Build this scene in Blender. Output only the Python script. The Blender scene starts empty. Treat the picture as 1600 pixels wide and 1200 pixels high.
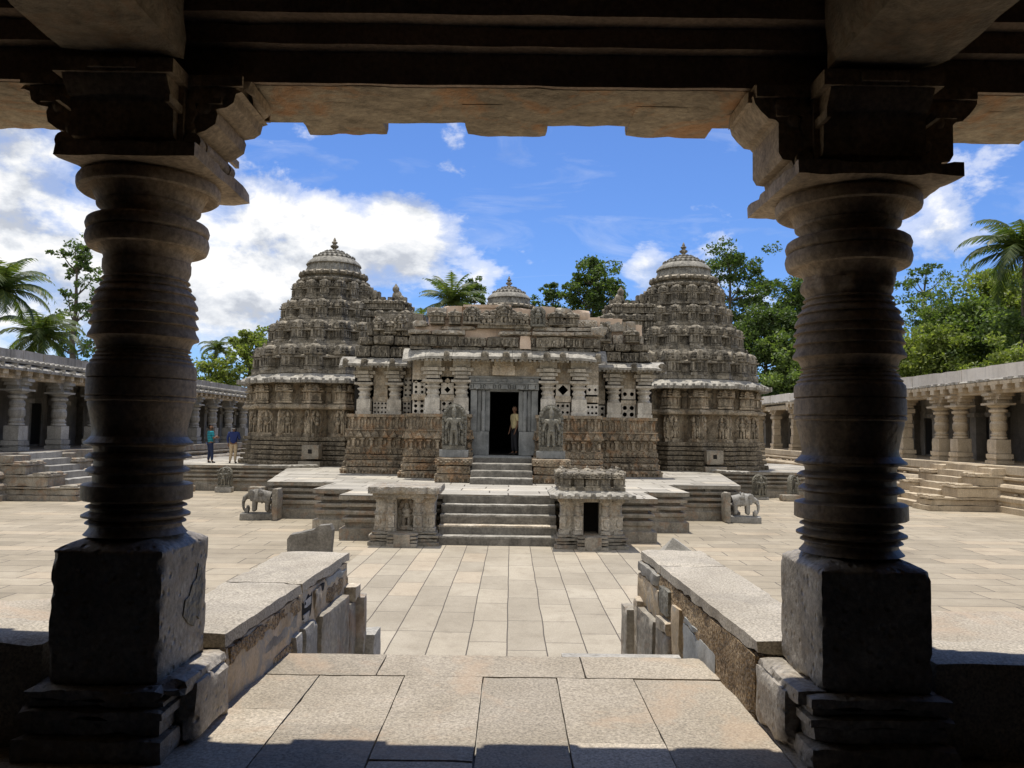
import bpy, bmesh, math, random
from mathutils import Vector, Matrix, noise
random.seed(11)
S = bpy.context.scene
COL = S.collection
R = math.radians
PI = math.pi

# ------------------------------------------------------------------ helpers
class MB:
    """collects geometry and links it as ONE mesh object"""
    def __init__(s):
        s.v = []; s.f = []; s.M = None
    def add(s, vs, fs):
        o = len(s.v)
        if s.M is None: s.v += [tuple(p) for p in vs]
        else: s.v += [tuple(s.M @ Vector(p)) for p in vs]
        s.f += [tuple(i + o for i in f) for f in fs]
        return s
    def box(s, x0, x1, y0, y1, z0, z1, t=0.0):
        return s.add([(x0,y0,z0),(x1,y0,z0),(x1,y1,z0),(x0,y1,z0),
                      (x0+t,y0+t,z1),(x1-t,y0+t,z1),(x1-t,y1-t,z1),(x0+t,y1-t,z1)],
                     [(0,3,2,1),(4,5,6,7),(0,1,5,4),(1,2,6,5),(2,3,7,6),(3,0,4,7)])
    def prism(s, poly, z0, z1):
        n = len(poly)
        return s.add([(x,y,z0) for x,y in poly] + [(x,y,z1) for x,y in poly],
                     [tuple(range(n))[::-1], tuple(range(n,2*n))] +
                     [(i,(i+1)%n,n+(i+1)%n,n+i) for i in range(n)])
    def ext(s, prof, axis, a0, a1):
        n = len(prof)
        g = (lambda u,v,a:(a,u,v)) if axis == 'x' else (lambda u,v,a:(u,a,v))
        return s.add([g(u,v,a0) for u,v in prof] + [g(u,v,a1) for u,v in prof],
                     [tuple(range(n))[::-1], tuple(range(n,2*n))] +
                     [(i,(i+1)%n,n+(i+1)%n,n+i) for i in range(n)])
    def loft(s, rings, cap=True):
        n = len(rings[0]); vs = [p for r in rings for p in r]; fs = []
        for k in range(len(rings)-1):
            for i in range(n):
                j = (i+1) % n
                fs.append((k*n+i, k*n+j, (k+1)*n+j, (k+1)*n+i))
        if cap:
            fs.append(tuple(range(n))[::-1]); fs.append(tuple(range((len(rings)-1)*n, len(rings)*n)))
        return s.add(vs, fs)
    def lathe(s, prof, cx=0, cy=0, n=24, jit=0.0, flute=0, fd=0.0):
        rings = []
        for k,(r,z) in enumerate(prof):
            ring = []
            for i in range(n):
                a = 2*PI*i/n; q = r
                if flute: q *= 1 - fd*abs(math.sin(a*flute/2))
                if jit: q += (jit(k) if callable(jit) else jit)*noise.noise((math.cos(a)*3+cx*5, math.sin(a)*3, z*9))
                ring.append((cx+q*math.cos(a), cy+q*math.sin(a), z))
            rings.append(ring)
        return s.loft(rings)
    def ell(s, c, r, n=8, m=6, rot=None):
        rings = []
        for k in range(1, m):
            t = PI*k/m
            rings.append([Vector((r[0]*math.sin(t)*math.cos(2*PI*i/n), r[1]*math.sin(t)*math.sin(2*PI*i/n), -r[2]*math.cos(t))) for i in range(n)])
        if rot is not None: rings = [[rot @ p for p in g] for g in rings]
        c = Vector(c)
        return s.loft([[p+c for p in g] for g in rings])
    def rbox(s, x0, x1, y0, y1, z0, z1, step=.08, amt=.008, chip=.02, fr=5.0):
        nx = max(1, round((x1-x0)/step)); ny = max(1, round((y1-y0)/step)); nz = max(1, round((z1-z0)/step))
        idx = {}; vs = []; fs = []
        def V(i,j,k):
            q = (i,j,k)
            if q in idx: return idx[q]
            p = Vector((x0+(x1-x0)*i/nx, y0+(y1-y0)*j/ny, z0+(z1-z0)*k/nz))
            d = noise.noise_vector(p*fr)*amt
            ex = (i in (0,nx)) + (j in (0,ny)) + (k in (0,nz))
            if ex >= 2:
                c = chip*(0.25+max(0, noise.noise(p*fr*1.6+Vector((7,3,1)))*1.7)) * (1.0 if ex == 2 else 1.4)
                if i in (0,nx): d.x += c*(1 if i == 0 else -1)
                if j in (0,ny): d.y += c*(1 if j == 0 else -1)
                if k in (0,nz): d.z += c*(1 if k == 0 else -1)
            idx[q] = len(vs); vs.append(p+d); return idx[q]
        for i in range(nx):
            for j in range(ny):
                fs.append((V(i,j,0),V(i,j+1,0),V(i+1,j+1,0),V(i+1,j,0)))
                fs.append((V(i,j,nz),V(i+1,j,nz),V(i+1,j+1,nz),V(i,j+1,nz)))
        for i in range(nx):
            for k in range(nz):
                fs.append((V(i,0,k),V(i+1,0,k),V(i+1,0,k+1),V(i,0,k+1)))
                fs.append((V(i,ny,k),V(i,ny,k+1),V(i+1,ny,k+1),V(i+1,ny,k)))
        for j in range(ny):
            for k in range(nz):
                fs.append((V(0,j,k),V(0,j,k+1),V(0,j+1,k+1),V(0,j+1,k)))
                fs.append((V(nx,j,k),V(nx,j+1,k),V(nx,j+1,k+1),V(nx,j,k+1)))
        return s.add(vs, fs)
    def build(s, name, mat, parent=None, smooth=None, origin=None, recalc=True):
        off = Vector((0,0,0))
        if parent is not None:
            p = parent
            while p is not None: off += p.location; p = p.parent
        elif origin is not None: off = Vector(origin)
        me = bpy.data.meshes.new(name)
        me.from_pydata([tuple(Vector(q)-off) for q in s.v], [], s.f)
        if recalc:
            b = bmesh.new(); b.from_mesh(me)
            bmesh.ops.recalc_face_normals(b, faces=b.faces); b.to_mesh(me); b.free()
        if smooth:
            me.polygons.foreach_set('use_smooth', [True]*len(me.polygons))
            me.set_sharp_from_angle(angle=R(smooth))
        me.materials.append(mat)
        o = bpy.data.objects.new(name, me); COL.objects.link(o)
        if parent is not None: o.parent = parent
        elif origin is not None: o.location = origin
        return o

def tag(o, label=None, cat=None, group=None, kind=None):
    if label and not kind: kind = 'thing'
    if label: o['label'] = label
    if cat: o['category'] = cat
    if group: o['group'] = group
    if kind: o['kind'] = kind
    return o
def thing(name, label, cat, loc=(0,0,0), group=None):
    o = bpy.data.objects.new(name, None); COL.objects.link(o)
    o.location = loc; o.empty_display_size = .2
    return tag(o, label, cat, group)
def copy_tree(o, parent=None):
    c = o.copy(); COL.objects.link(c)
    if parent is not None: c.parent = parent
    for ch in [x for x in bpy.data.objects if x.parent == o]: copy_tree(ch, c)
    return c
def frame(x, y, z, rz, sc=1.0):
    return Matrix.Translation((x,y,z)) @ Matrix.Rotation(rz, 4, 'Z') @ Matrix.Scale(sc, 4)

# ------------------------------------------------------------------ materials
def nd(t, typ, **kw):
    n = t.nodes.new(typ)
    for k,v in kw.items():
        if k.startswith('i_'):
            key = k[2:]; key = int(key) if key.isdigit() else key.replace('_',' ')
            n.inputs[key].default_value = v
        else: setattr(n, k, v)
    return n
def ramp(t, fac, stops, interp='LINEAR'):
    r = t.nodes.new('ShaderNodeValToRGB'); r.color_ramp.interpolation = interp
    e = r.color_ramp.elements
    while len(e) < len(stops): e.new(.5)
    for i,(p,c) in enumerate(stops):
        e[i].position = p
        e[i].color = (c,c,c,1) if isinstance(c,(int,float)) else (c[0],c[1],c[2],1)
    t.links.new(fac, r.inputs[0]); return r
def mixc(t, fac, a, b, mode='MIX'):
    m = t.nodes.new('ShaderNodeMix'); m.data_type = 'RGBA'; m.blend_type = mode
    for s_,v in ((m.inputs[0],fac),(m.inputs[6],a),(m.inputs[7],b)):
        if hasattr(v,'is_linked') or hasattr(v,'links'): t.links.new(v, s_)
        elif isinstance(v,(int,float)): s_.default_value = v
        else: s_.default_value = (v[0],v[1],v[2],1)
    return m.outputs[2]
def math_(t, op, a, b=None, clamp=False):
    m = t.nodes.new('ShaderNodeMath'); m.operation = op; m.use_clamp = clamp
    for i,v in enumerate((a,b)):
        if v is None: continue
        if isinstance(v,(int,float)): m.inputs[i].default_value = v
        else: t.links.new(v, m.inputs[i])
    return m.outputs[0]
def newmat(name):
    m = bpy.data.materials.new(name); m.use_nodes = True
    t = m.node_tree; t.nodes.clear()
    o = t.nodes.new('ShaderNodeOutputMaterial'); b = t.nodes.new('ShaderNodeBsdfPrincipled')
    t.links.new(b.outputs[0], o.inputs[0]); b.inputs['Specular IOR Level'].default_value = .3
    return m, t, b
def position(t, sc=(1,1,1), rz=0, loc=(0,0,0)):
    g = t.nodes.new('ShaderNodeNewGeometry'); mp = t.nodes.new('ShaderNodeMapping')
    mp.inputs['Scale'].default_value = sc; mp.inputs['Rotation'].default_value = (0,0,rz); mp.inputs['Location'].default_value = loc
    t.links.new(g.outputs['Position'], mp.inputs[0]); return mp.outputs[0], g
def nz(t, vec, scale, detail=5, rough=.6, dist=0.0):
    n = nd(t, 'ShaderNodeTexNoise', i_Scale=scale, i_Detail=detail, i_Roughness=rough, i_Distortion=dist)
    t.links.new(vec, n.inputs['Vector']); return n.outputs['Fac']

def stone(name, cols, scale=1.0, rough=.85, bump=.3, carve=0.0, cscale=9.0, island=.25, stain=None, stain_amt=.5,
          streak=0.0, grain=.25, gscale=40.0, bdist=.02, spec=.3, pits=0.0, weather=0.0):
    m, t, b = newmat(name)
    P, g = position(t)
    n1 = nz(t, P, scale, 6, .65, .4)
    c = ramp(t, n1, [(.28,cols[0]),(.5,cols[1]),(.72,cols[2])]).outputs[0]
    # block to block variation
    if island:
        v = math_(t, 'MULTIPLY_ADD', g.outputs['Random Per Island'], island*2)
        v.node.inputs[2].default_value = 1-island
        c = mixc(t, 1.0, c, v, 'MULTIPLY')
    gr = nz(t, P, gscale, 3, .7)
    gv = ramp(t, gr, [(.3,1-grain),(.7,1+grain*.8)]).outputs[0]
    c = mixc(t, 1.0, c, gv, 'MULTIPLY')
    if stain:
        s1 = nz(t, P, scale*1.7, 5, .7, .8)
        c = mixc(t, ramp(t, s1, [(.5,0.0),(.62,stain_amt)]).outputs[0], c, stain)
    if streak:
        P2, _ = position(t, (3.2,3.2,.35))
        s2 = nz(t, P2, 1.6, 5, .7)
        c = mixc(t, ramp(t, s2, [(.5,0.0),(.68,streak)]).outputs[0], c, (.035,.032,.028))
    if weather:
        P3, _ = position(t, (1.0,1.0,.6), loc=(3.1,7.7,1.3))
        w1 = nz(t, P3, 3.4, 6, .72, .5)
        c = mixc(t, ramp(t, w1, [(.5,0.0),(.6,weather)]).outputs[0], c, (.04,.036,.03))
        w2 = nz(t, P3, 4.7, 6, .75, .3)
        c = mixc(t, ramp(t, w2, [(.58,0.0),(.66,weather*.7)]).outputs[0], c, (.58,.53,.44))
    t.links.new(c, b.inputs['Base Color'])
    b.inputs['Roughness'].default_value = rough; b.inputs['Specular IOR Level'].default_value = spec
    h = math_(t, 'ADD', math_(t,'MULTIPLY',nz(t,P,gscale*.55,4,.7),.5), math_(t,'MULTIPLY',nz(t,P,scale*5,5,.65),.6))
    if carve:
        vo = nd(t, 'ShaderNodeTexVoronoi', feature='F1', i_Scale=cscale); t.links.new(P, vo.inputs['Vector'])
        v2 = nd(t, 'ShaderNodeTexVoronoi', feature='F1', i_Scale=cscale*2.3); t.links.new(P, v2.inputs['Vector'])
        h = math_(t,'ADD',h, math_(t,'MULTIPLY',math_(t,'ADD',vo.outputs['Distance'],math_(t,'MULTIPLY',v2.outputs['Distance'],.5)), -carve))
    if pits:
        vp = nd(t, 'ShaderNodeTexVoronoi', feature='F1', i_Scale=16.0); t.links.new(P, vp.inputs['Vector'])
        h = math_(t,'ADD',h, math_(t,'MULTIPLY',ramp(t,vp.outputs['Distance'],[(.05,0.0),(.3,1.0)]).outputs[0], pits))
    bp = nd(t, 'ShaderNodeBump', i_Strength=bump, i_Distance=bdist)
    t.links.new(h, bp.inputs['Height']); t.links.new(bp.outputs[0], b.inputs['Normal'])
    return m

def paving(name, cols, bw, rh, along_y=False, joint=(.09,.075,.06), js=.012, off=.37, var=.16, warm=(.42,.3,.19), gscale=55, loc=(0,0,0)):
    m, t, b = newmat(name)
    P, g = position(t, rz=R(90) if along_y else 0, loc=loc)
    # wobble the joints a little
    wn = nd(t,'ShaderNodeTexNoise',i_Scale=.9,i_Detail=3); t.links.new(P,wn.inputs['Vector'])
    w = nd(t,'ShaderNodeVectorMath',operation='MULTIPLY_ADD'); t.links.new(wn.outputs['Color'],w.inputs[0])
    w.inputs[1].default_value = (.12,.035,0); t.links.new(P,w.inputs[2])
    br = nd(t,'ShaderNodeTexBrick',offset=off,offset_frequency=2,squash=1.35,squash_frequency=3)
    br.inputs['Color1'].default_value = (0,0,0,1); br.inputs['Color2'].default_value = (1,1,1,1); br.inputs['Mortar'].default_value = (.5,.5,.5,1)
    br.inputs['Scale'].default_value = 1.0; br.inputs['Mortar Size'].default_value = js; br.inputs['Mortar Smooth'].default_value = .3
    br.inputs['Brick Width'].default_value = bw; br.inputs['Row Height'].default_value = rh
    t.links.new(w.outputs[0], br.inputs['Vector'])
    n1 = nz(t, P, .45, 6, .7, .3)
    c = ramp(t, n1, [(.3,cols[0]),(.52,cols[1]),(.74,cols[2])]).outputs[0]
    sl = ramp(t, br.outputs['Color'], [(0.0,1-var),(.55,1.0),(1.0,1+var*.7)]).outputs[0]
    c = mixc(t, 1.0, c, sl, 'MULTIPLY')
    c = mixc(t, ramp(t, br.outputs['Color'], [(.80,0.0),(.95,.2)]).outputs[0], c, warm)
    gv = ramp(t, nz(t,P,gscale,3,.75), [(.3,.8),(.7,1.16)]).outputs[0]
    c = mixc(t, 1.0, c, gv, 'MULTIPLY')
    sp = nz(t, P, 3.1, 5, .7)
    c = mixc(t, ramp(t, sp, [(.52,0.0),(.75,.5)]).outputs[0], c, (.2,.165,.12))
    c = mixc(t, br.outputs['Fac'], c, joint)
    t.links.new(c, b.inputs['Base Color']); b.inputs['Roughness'].default_value = .9
    h = math_(t,'SUBTRACT', math_(t,'MULTIPLY',nz(t,P,gscale*.6,4,.7),.25), br.outputs['Fac'])
    bp = nd(t,'ShaderNodeBump',i_Strength=.5,i_Distance=.012)
    t.links.new(h,bp.inputs['Height']); t.links.new(bp.outputs[0],b.inputs['Normal'])
    return m

def plain(name, col, rough=.8, var=.15, scale=12, metallic=0):
    m, t, b = newmat(name); P, g = position(t)
    v = ramp(t, nz(t,P,scale,3), [(.3,1-var),(.7,1+var)]).outputs[0]
    t.links.new(mixc(t,1.0,col,v,'MULTIPLY'), b.inputs['Base Color']); b.inputs['Roughness'].default_value = rough
    return m

def leafmat(name, a, b_, c_):
    m = bpy.data.materials.new(name); m.use_nodes = True; t = m.node_tree; t.nodes.clear()
    o = t.nodes.new('ShaderNodeOutputMaterial'); P, g = position(t)
    f = math_(t,'ADD', math_(t,'MULTIPLY',g.outputs['Random Per Island'],.55), math_(t,'MULTIPLY',nz(t,P,.35,3),.5))
    c = ramp(t, f, [(.2,a),(.5,b_),(.85,c_)]).outputs[0]
    d = nd(t,'ShaderNodeBsdfPrincipled',i_Roughness=.5); d.inputs['Specular IOR Level'].default_value = .35
    tr = t.nodes.new('ShaderNodeBsdfTranslucent')
    t.links.new(c,d.inputs['Base Color'])
    t.links.new(mixc(t,1.0,c,(1.5,1.6,.6),'MULTIPLY'), tr.inputs[0])
    mx = nd(t,'ShaderNodeMixShader',i_0=.45); t.links.new(d.outputs[0],mx.inputs[1]); t.links.new(tr.outputs[0],mx.inputs[2])
    t.links.new(mx.outputs[0],o.inputs[0]); return m

M = {}
M['tower'] = stone('weathered_soapstone', [(.135,.116,.086),(.26,.226,.172),(.42,.37,.29)], 2.0, weather=.65, bump=.8, carve=.8, cscale=11, island=.4, streak=.5, grain=.4, gscale=14, bdist=.035)
M['wall'] = stone('carved_soapstone', [(.2,.165,.115),(.37,.31,.225),(.55,.468,.35)], 1.6, weather=.6, bump=.7, carve=.7, cscale=14, island=.28, streak=.36, grain=.38, gscale=16, bdist=.03, stain=(.36,.22,.11), stain_amt=.35)
M['base'] = stone('frieze_soapstone', [(.13,.107,.075),(.24,.2,.145),(.36,.305,.225)], 1.9, weather=.5, bump=.8, carve=1.0, cscale=14, island=.25, streak=.3, grain=.42, gscale=16, bdist=.035)
M['frieze'] = stone('brown_frieze_stone', [(.18,.138,.092),(.32,.258,.18),(.46,.38,.275)], 1.3, weather=.5, bump=.7, carve=.8, cscale=16, island=.3, streak=.3, grain=.4, gscale=18, bdist=.03, stain=(.4,.2,.08), stain_amt=.5)
M['pale'] = stone('pale_soapstone', [(.32,.272,.205),(.51,.44,.34),(.65,.57,.45)], 1.7, weather=.35, bump=.7, carve=.6, cscale=12, island=.22, streak=.3, grain=.32, gscale=18, bdist=.03, stain=(.4,.26,.13), stain_amt=.35)
M['eave'] = stone('eave_stone', [(.2,.184,.155),(.33,.307,.262),(.46,.428,.37)], 1.8, weather=.35, bump=.6, island=.15, streak=.45, grain=.35, gscale=14)
M['plaster'] = stone('salmon_mortar', [(.42,.31,.225),(.6,.455,.335),(.7,.56,.43)], .9, bump=.3, island=.1, streak=.25, grain=.15)
M['door'] = stone('blue_grey_stone', [(.16,.163,.158),(.27,.273,.26),(.38,.38,.36)], 2, bump=.3, island=.12, streak=.3, grain=.2)
M['statue'] = stone('green_black_stone', [(.095,.088,.07),(.18,.168,.135),(.3,.28,.225)], 3, bump=.7, carve=1.0, cscale=18, island=.2, grain=.35, gscale=20, rough=.6)
M['plat'] = stone('platform_moulding_stone', [(.16,.14,.11),(.29,.26,.21),(.42,.375,.305)], 1.5, bump=.8, carve=.8, cscale=6, island=.15, streak=.35, grain=.3, gscale=24, stain=(.3,.17,.09), stain_amt=.45)
M['fascia'] = stone('dark_brown_beam_stone', [(.2,.145,.1),(.32,.235,.165),(.44,.335,.24)], 1.4, bump=.5, island=0, grain=.3)
M['dark'] = stone('low_bounce_hall_stone', [(.045,.036,.028),(.08,.063,.048),(.125,.1,.074)], 1.4, bump=.4, island=.1, grain=.25)  # hall gloom put into the colour: kept dark to cut bounced light
M['soffit'] = stone('stained_beam_stone', [(.2,.16,.11),(.33,.265,.18),(.44,.36,.25)], 1.5, bump=.9, island=.0, streak=0, grain=.35, gscale=14, stain=(.5,.22,.07), stain_amt=.55, bdist=.04)
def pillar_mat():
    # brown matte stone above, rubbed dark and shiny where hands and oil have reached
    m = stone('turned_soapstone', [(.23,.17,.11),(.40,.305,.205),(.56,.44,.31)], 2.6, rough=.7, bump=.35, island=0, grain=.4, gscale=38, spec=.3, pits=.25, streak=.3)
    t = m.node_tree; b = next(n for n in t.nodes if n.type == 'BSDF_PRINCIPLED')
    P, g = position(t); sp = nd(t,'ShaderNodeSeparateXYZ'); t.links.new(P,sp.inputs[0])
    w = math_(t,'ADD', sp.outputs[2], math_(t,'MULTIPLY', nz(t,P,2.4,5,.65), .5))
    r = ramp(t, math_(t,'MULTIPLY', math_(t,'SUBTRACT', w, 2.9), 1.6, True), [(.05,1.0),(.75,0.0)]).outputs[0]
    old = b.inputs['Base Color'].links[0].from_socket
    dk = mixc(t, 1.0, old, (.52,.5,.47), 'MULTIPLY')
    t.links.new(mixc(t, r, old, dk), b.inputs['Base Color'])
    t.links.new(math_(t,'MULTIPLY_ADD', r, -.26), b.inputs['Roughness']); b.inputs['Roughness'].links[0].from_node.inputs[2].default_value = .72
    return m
M['pillar'] = pillar_mat()
M['pillar_block'] = stone('pitted_dark_soapstone', [(.15,.128,.1),(.28,.245,.195),(.45,.4,.325)], 2.8, rough=.55, bump=.8, island=0, grain=.45, gscale=34, spec=.4, pits=.8, stain=(.22,.16,.1), stain_amt=.5)
M['granite'] = stone('speckled_granite', [(.29,.245,.18),(.39,.335,.255),(.47,.41,.325)], .9, bump=.5, island=.22, grain=.5, gscale=75, stain=(.46,.33,.22), stain_amt=.4)
M['cap'] = stone('coping_granite', [(.33,.285,.22),(.43,.38,.3),(.51,.455,.37)], 1.1, bump=.5, island=.07, grain=.55, gscale=75, stain=(.2,.18,.15), stain_amt=.3)
M['ochre'] = stone('flaking_ochre_plaster', [(.3,.225,.14),(.5,.39,.255),(.62,.5,.36)], 2.3, bump=.6, island=.05, grain=.2, gscale=40, stain=(.3,.3,.28), stain_amt=.8, bdist=.03)
M['rubble'] = stone('rough_brown_mortar', [(.15,.1,.055),(.33,.235,.135),(.52,.39,.24)], 3, bump=1.0, carve=.8, cscale=38, island=.1, grain=.85, gscale=48, bdist=.03)
M['grey'] = stone('grey_field_stone', [(.2,.185,.16),(.33,.31,.27),(.46,.43,.385)], 2.4, bump=.6, island=.2, grain=.3, gscale=36)
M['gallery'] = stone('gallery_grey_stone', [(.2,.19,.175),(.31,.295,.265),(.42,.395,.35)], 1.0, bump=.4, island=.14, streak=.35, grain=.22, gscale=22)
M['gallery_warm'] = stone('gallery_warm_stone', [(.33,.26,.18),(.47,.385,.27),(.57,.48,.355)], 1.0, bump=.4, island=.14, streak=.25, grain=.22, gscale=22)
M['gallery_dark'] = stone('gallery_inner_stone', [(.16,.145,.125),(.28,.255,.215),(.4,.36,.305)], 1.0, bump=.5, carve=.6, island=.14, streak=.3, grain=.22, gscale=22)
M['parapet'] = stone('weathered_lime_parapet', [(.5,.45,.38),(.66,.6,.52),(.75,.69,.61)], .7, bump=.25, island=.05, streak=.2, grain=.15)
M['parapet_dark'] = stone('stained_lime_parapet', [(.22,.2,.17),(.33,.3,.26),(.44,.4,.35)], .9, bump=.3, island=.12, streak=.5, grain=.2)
M['black'] = plain('recess_shade_black', (.02,.018,.016), .95)  # near-black colour standing in for shade inside openings
M['court'] = paving('courtyard_paving_stone', [(.245,.206,.147),(.33,.28,.204),(.4,.345,.26)], 1.25, .62, False)
M['pathm'] = paving('path_paving_stone', [(.29,.248,.185),(.365,.317,.241),(.425,.373,.29)], 1.15, .5, True, off=.43, var=.15, js=.009)
M['plattop'] = paving('platform_paving_stone', [(.28,.255,.21),(.39,.36,.305),(.47,.435,.375)], 1.3, .75, False, js=.02, var=.3, warm=(.5,.4,.24))
M['earth'] = stone('dry_earth', [(.1,.11,.05),(.17,.15,.08),(.24,.2,.12)], .2, bump=.3, island=0)
M['bark'] = stone('tree_bark', [(.07,.055,.04),(.12,.1,.075),(.18,.15,.115)], 3, bump=.6, island=0)
M['dome'] = stone('weathered_dome_stone', [(.12,.113,.097),(.24,.224,.19),(.38,.355,.3)], 2.5, bump=.8, island=.1, streak=.7, grain=.4, gscale=12)
M['pale2'] = stone('pale_pillar_stone', [(.42,.375,.31),(.60,.55,.465),(.74,.69,.605)], 1.9, weather=.3, bump=.5, island=.15, streak=.25, grain=.25, gscale=20, bdist=.02)
M['riser'] = stone('shaded_riser_stone', [(.1,.092,.078),(.18,.165,.14),(.27,.25,.215)], 2.2, bump=.6, island=.15, streak=.4, grain=.35, gscale=18)  # shade of upright faces put into the colour, darker than the treads
M['shrine'] = stone('shrine_stone', [(.24,.212,.17),(.40,.36,.295),(.54,.49,.41)], 2.0, bump=.8, carve=.8, cscale=16, island=.22, streak=.5, grain=.35, gscale=20, bdist=.03, stain=(.36,.23,.12), stain_amt=.4)
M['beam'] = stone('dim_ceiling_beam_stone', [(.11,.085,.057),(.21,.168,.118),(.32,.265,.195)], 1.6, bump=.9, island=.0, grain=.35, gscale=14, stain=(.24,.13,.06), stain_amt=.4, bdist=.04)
M['leaf_dark'] = leafmat('dark_leaves', (.03,.052,.016),(.065,.105,.03),(.13,.18,.055))
M['leaf_mid'] = leafmat('green_leaves', (.055,.085,.026),(.105,.155,.045),(.19,.24,.08))
M['leaf_lime'] = leafmat('lime_leaves', (.085,.115,.026),(.175,.22,.056),(.31,.34,.11))
M['leaf_palm'] = leafmat('palm_leaves', (.03,.05,.018),(.06,.09,.028),(.15,.17,.06))

# ------------------------------------------------------------------ camera (standing in the entrance hall, eye 2.75 m above the court)
F, HC, PT, RL = 1230.0, 2.75, R(3.4), .014
cam = bpy.data.cameras.new('camera'); co = bpy.data.objects.new('camera', cam); COL.objects.link(co)
cam.sensor_width = 36; cam.lens = F/1600*36; cam.clip_start = .05; cam.clip_end = 5000
co.matrix_world = Matrix.Translation((0,0,HC)) @ Matrix.Rotation(R(90)+PT, 4, 'X') @ Matrix.Rotation(RL, 4, 'Z')
S.camera = co
def pz(x, y, Y):
    """height of a measured photo point known to lie at distance Y"""
    ye = y - RL*(x-800)
    return HC + Y*math.tan(PT + math.atan((600-ye)/F))

# ------------------------------------------------------------------ light and sky
SUN_EL, SUN_AZ = 79.0, 15.0      # degrees; azimuth measured from +Y towards -X
sd = Vector((-math.sin(R(SUN_AZ))*math.cos(R(SUN_EL)), math.cos(R(SUN_AZ))*math.cos(R(SUN_EL)), math.sin(R(SUN_EL))))
sl = bpy.data.lights.new('sun','SUN'); sl.energy = 4.0; sl.angle = R(.5); sl.color = (1,.955,.88)
so = bpy.data.objects.new('sun', sl); COL.objects.link(so); so.location = (0,10,60)
so.rotation_euler = sd.to_track_quat('Z','Y').to_euler()

W = bpy.data.worlds.new('World'); S.world = W; W.use_nodes = True
t = W.node_tree; t.nodes.clear()
wo = t.nodes.new('ShaderNodeOutputWorld'); bg = t.nodes.new('ShaderNodeBackground'); bg.inputs[1].default_value = .15
sky = t.nodes.new('ShaderNodeTexSky'); sky.sky_type = 'NISHITA'; sky.sun_disc = False
sky.sun_elevation = R(SUN_EL); sky.sun_rotation = R(-SUN_AZ); sky.air_density = 1.0; sky.dust_density = .3; sky.ozone_density = 3.0
tc = t.nodes.new('ShaderNodeTexCoord'); D = tc.outputs['Generated']
mp = t.nodes.new('ShaderNodeMapping'); mp.inputs['Scale'].default_value = (1,1,1.7); t.links.new(D, mp.inputs[0])
n1 = nz(t, mp.outputs[0], 7.5, 11, .6, .15)
acc = None
for (x,y,a,amp) in [(400,400,8,.27),(330,430,9,.17),(560,385,6,.2),(690,385,4.5,.16),(620,400,5,.12),(830,400,5,.05),(60,330,12,.24),(120,420,7,.12),(30,230,7,.08),
                    (1010,435,2.8,.19),(1465,360,3,.07),(710,243,2.2,.12),(1590,290,5,.03),(1540,420,5,.04),(625,310,3.2,.12),(1160,440,5,.14),(None,(0,-1,.55),80,.29),(None,(.6,-.6,.9),60,.1),(None,(-1,-.1,.7),62,.27)]:  # last three: unseen clouds added to give neutral fill light
    d = Vector(y).normalized() if x is None else Vector(((x-800)/F, 1, (673+RL*(x-800)-y)/F)).normalized()
    dp = nd(t,'ShaderNodeVectorMath',operation='DOT_PRODUCT'); t.links.new(D,dp.inputs[0]); dp.inputs[1].default_value = d
    mr = nd(t,'ShaderNodeMapRange',interpolation_type='SMOOTHSTEP'); t.links.new(dp.outputs['Value'],mr.inputs[0])
    mr.inputs[1].default_value = math.cos(R(a)); mr.inputs[2].default_value = 1.0; mr.inputs[3].default_value = 0; mr.inputs[4].default_value = amp
    acc = mr.outputs[0] if acc is None else math_(t,'ADD',acc,mr.outputs[0])
acc = math_(t,'MINIMUM',acc,.34)
dens = ramp(t, math_(t,'ADD',n1,acc), [(.60,0.0),(.69,.5),(.82,1.0)], 'EASE').outputs[0]
mp4 = t.nodes.new('ShaderNodeMapping'); mp4.inputs['Scale'].default_value = (1.3,1,5.5); mp4.inputs['Rotation'].default_value = (0,R(14),0); t.links.new(D, mp4.inputs[0])
wisp = ramp(t, nz(t, mp4.outputs[0], 3.2, 8, .62, 1.1), [(.52,0.0),(.75,.26)]).outputs[0]
dens = math_(t,'MAXIMUM',dens,wisp)
n2 = nz(t, mp.outputs[0], 4.0, 6, .6, .3)
mp3 = t.nodes.new('ShaderNodeMapping'); mp3.inputs['Location'].default_value = (0,0,.06); mp3.inputs['Scale'].default_value = (1,1,1.7); t.links.new(D, mp3.inputs[0])
n3 = nz(t, mp3.outputs[0], 7.5, 11, .6, .15)
shade = math_(t,'ADD', math_(t,'MULTIPLY',math_(t,'SUBTRACT',n1,n3),2.2), n2)
ccol = ramp(t, shade, [(.2,(3.2,3.4,3.8)),(.42,(4.7,4.85,5.1)),(.62,(6.1,6.05,6.0))]).outputs[0]
skyc = mixc(t, 1.0, sky.outputs[0], (.44,.59,.87), 'MULTIPLY')
t.links.new(mixc(t, dens, skyc, ccol), bg.inputs[0]); t.links.new(bg.outputs[0], wo.inputs[0])

S.view_settings.view_transform = 'Standard'; S.view_settings.look = 'None'; S.view_settings.gamma = 1; S.view_settings.exposure = 0.25
S.cycles.use_denoising = True
S.cycles.max_bounces = 8; S.cycles.diffuse_bounces = 6; S.cycles.transparent_max_bounces = 8
S.cycles.sample_clamp_indirect = 6; S.cycles.caustics_reflective = False; S.cycles.caustics_refractive = False
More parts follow.
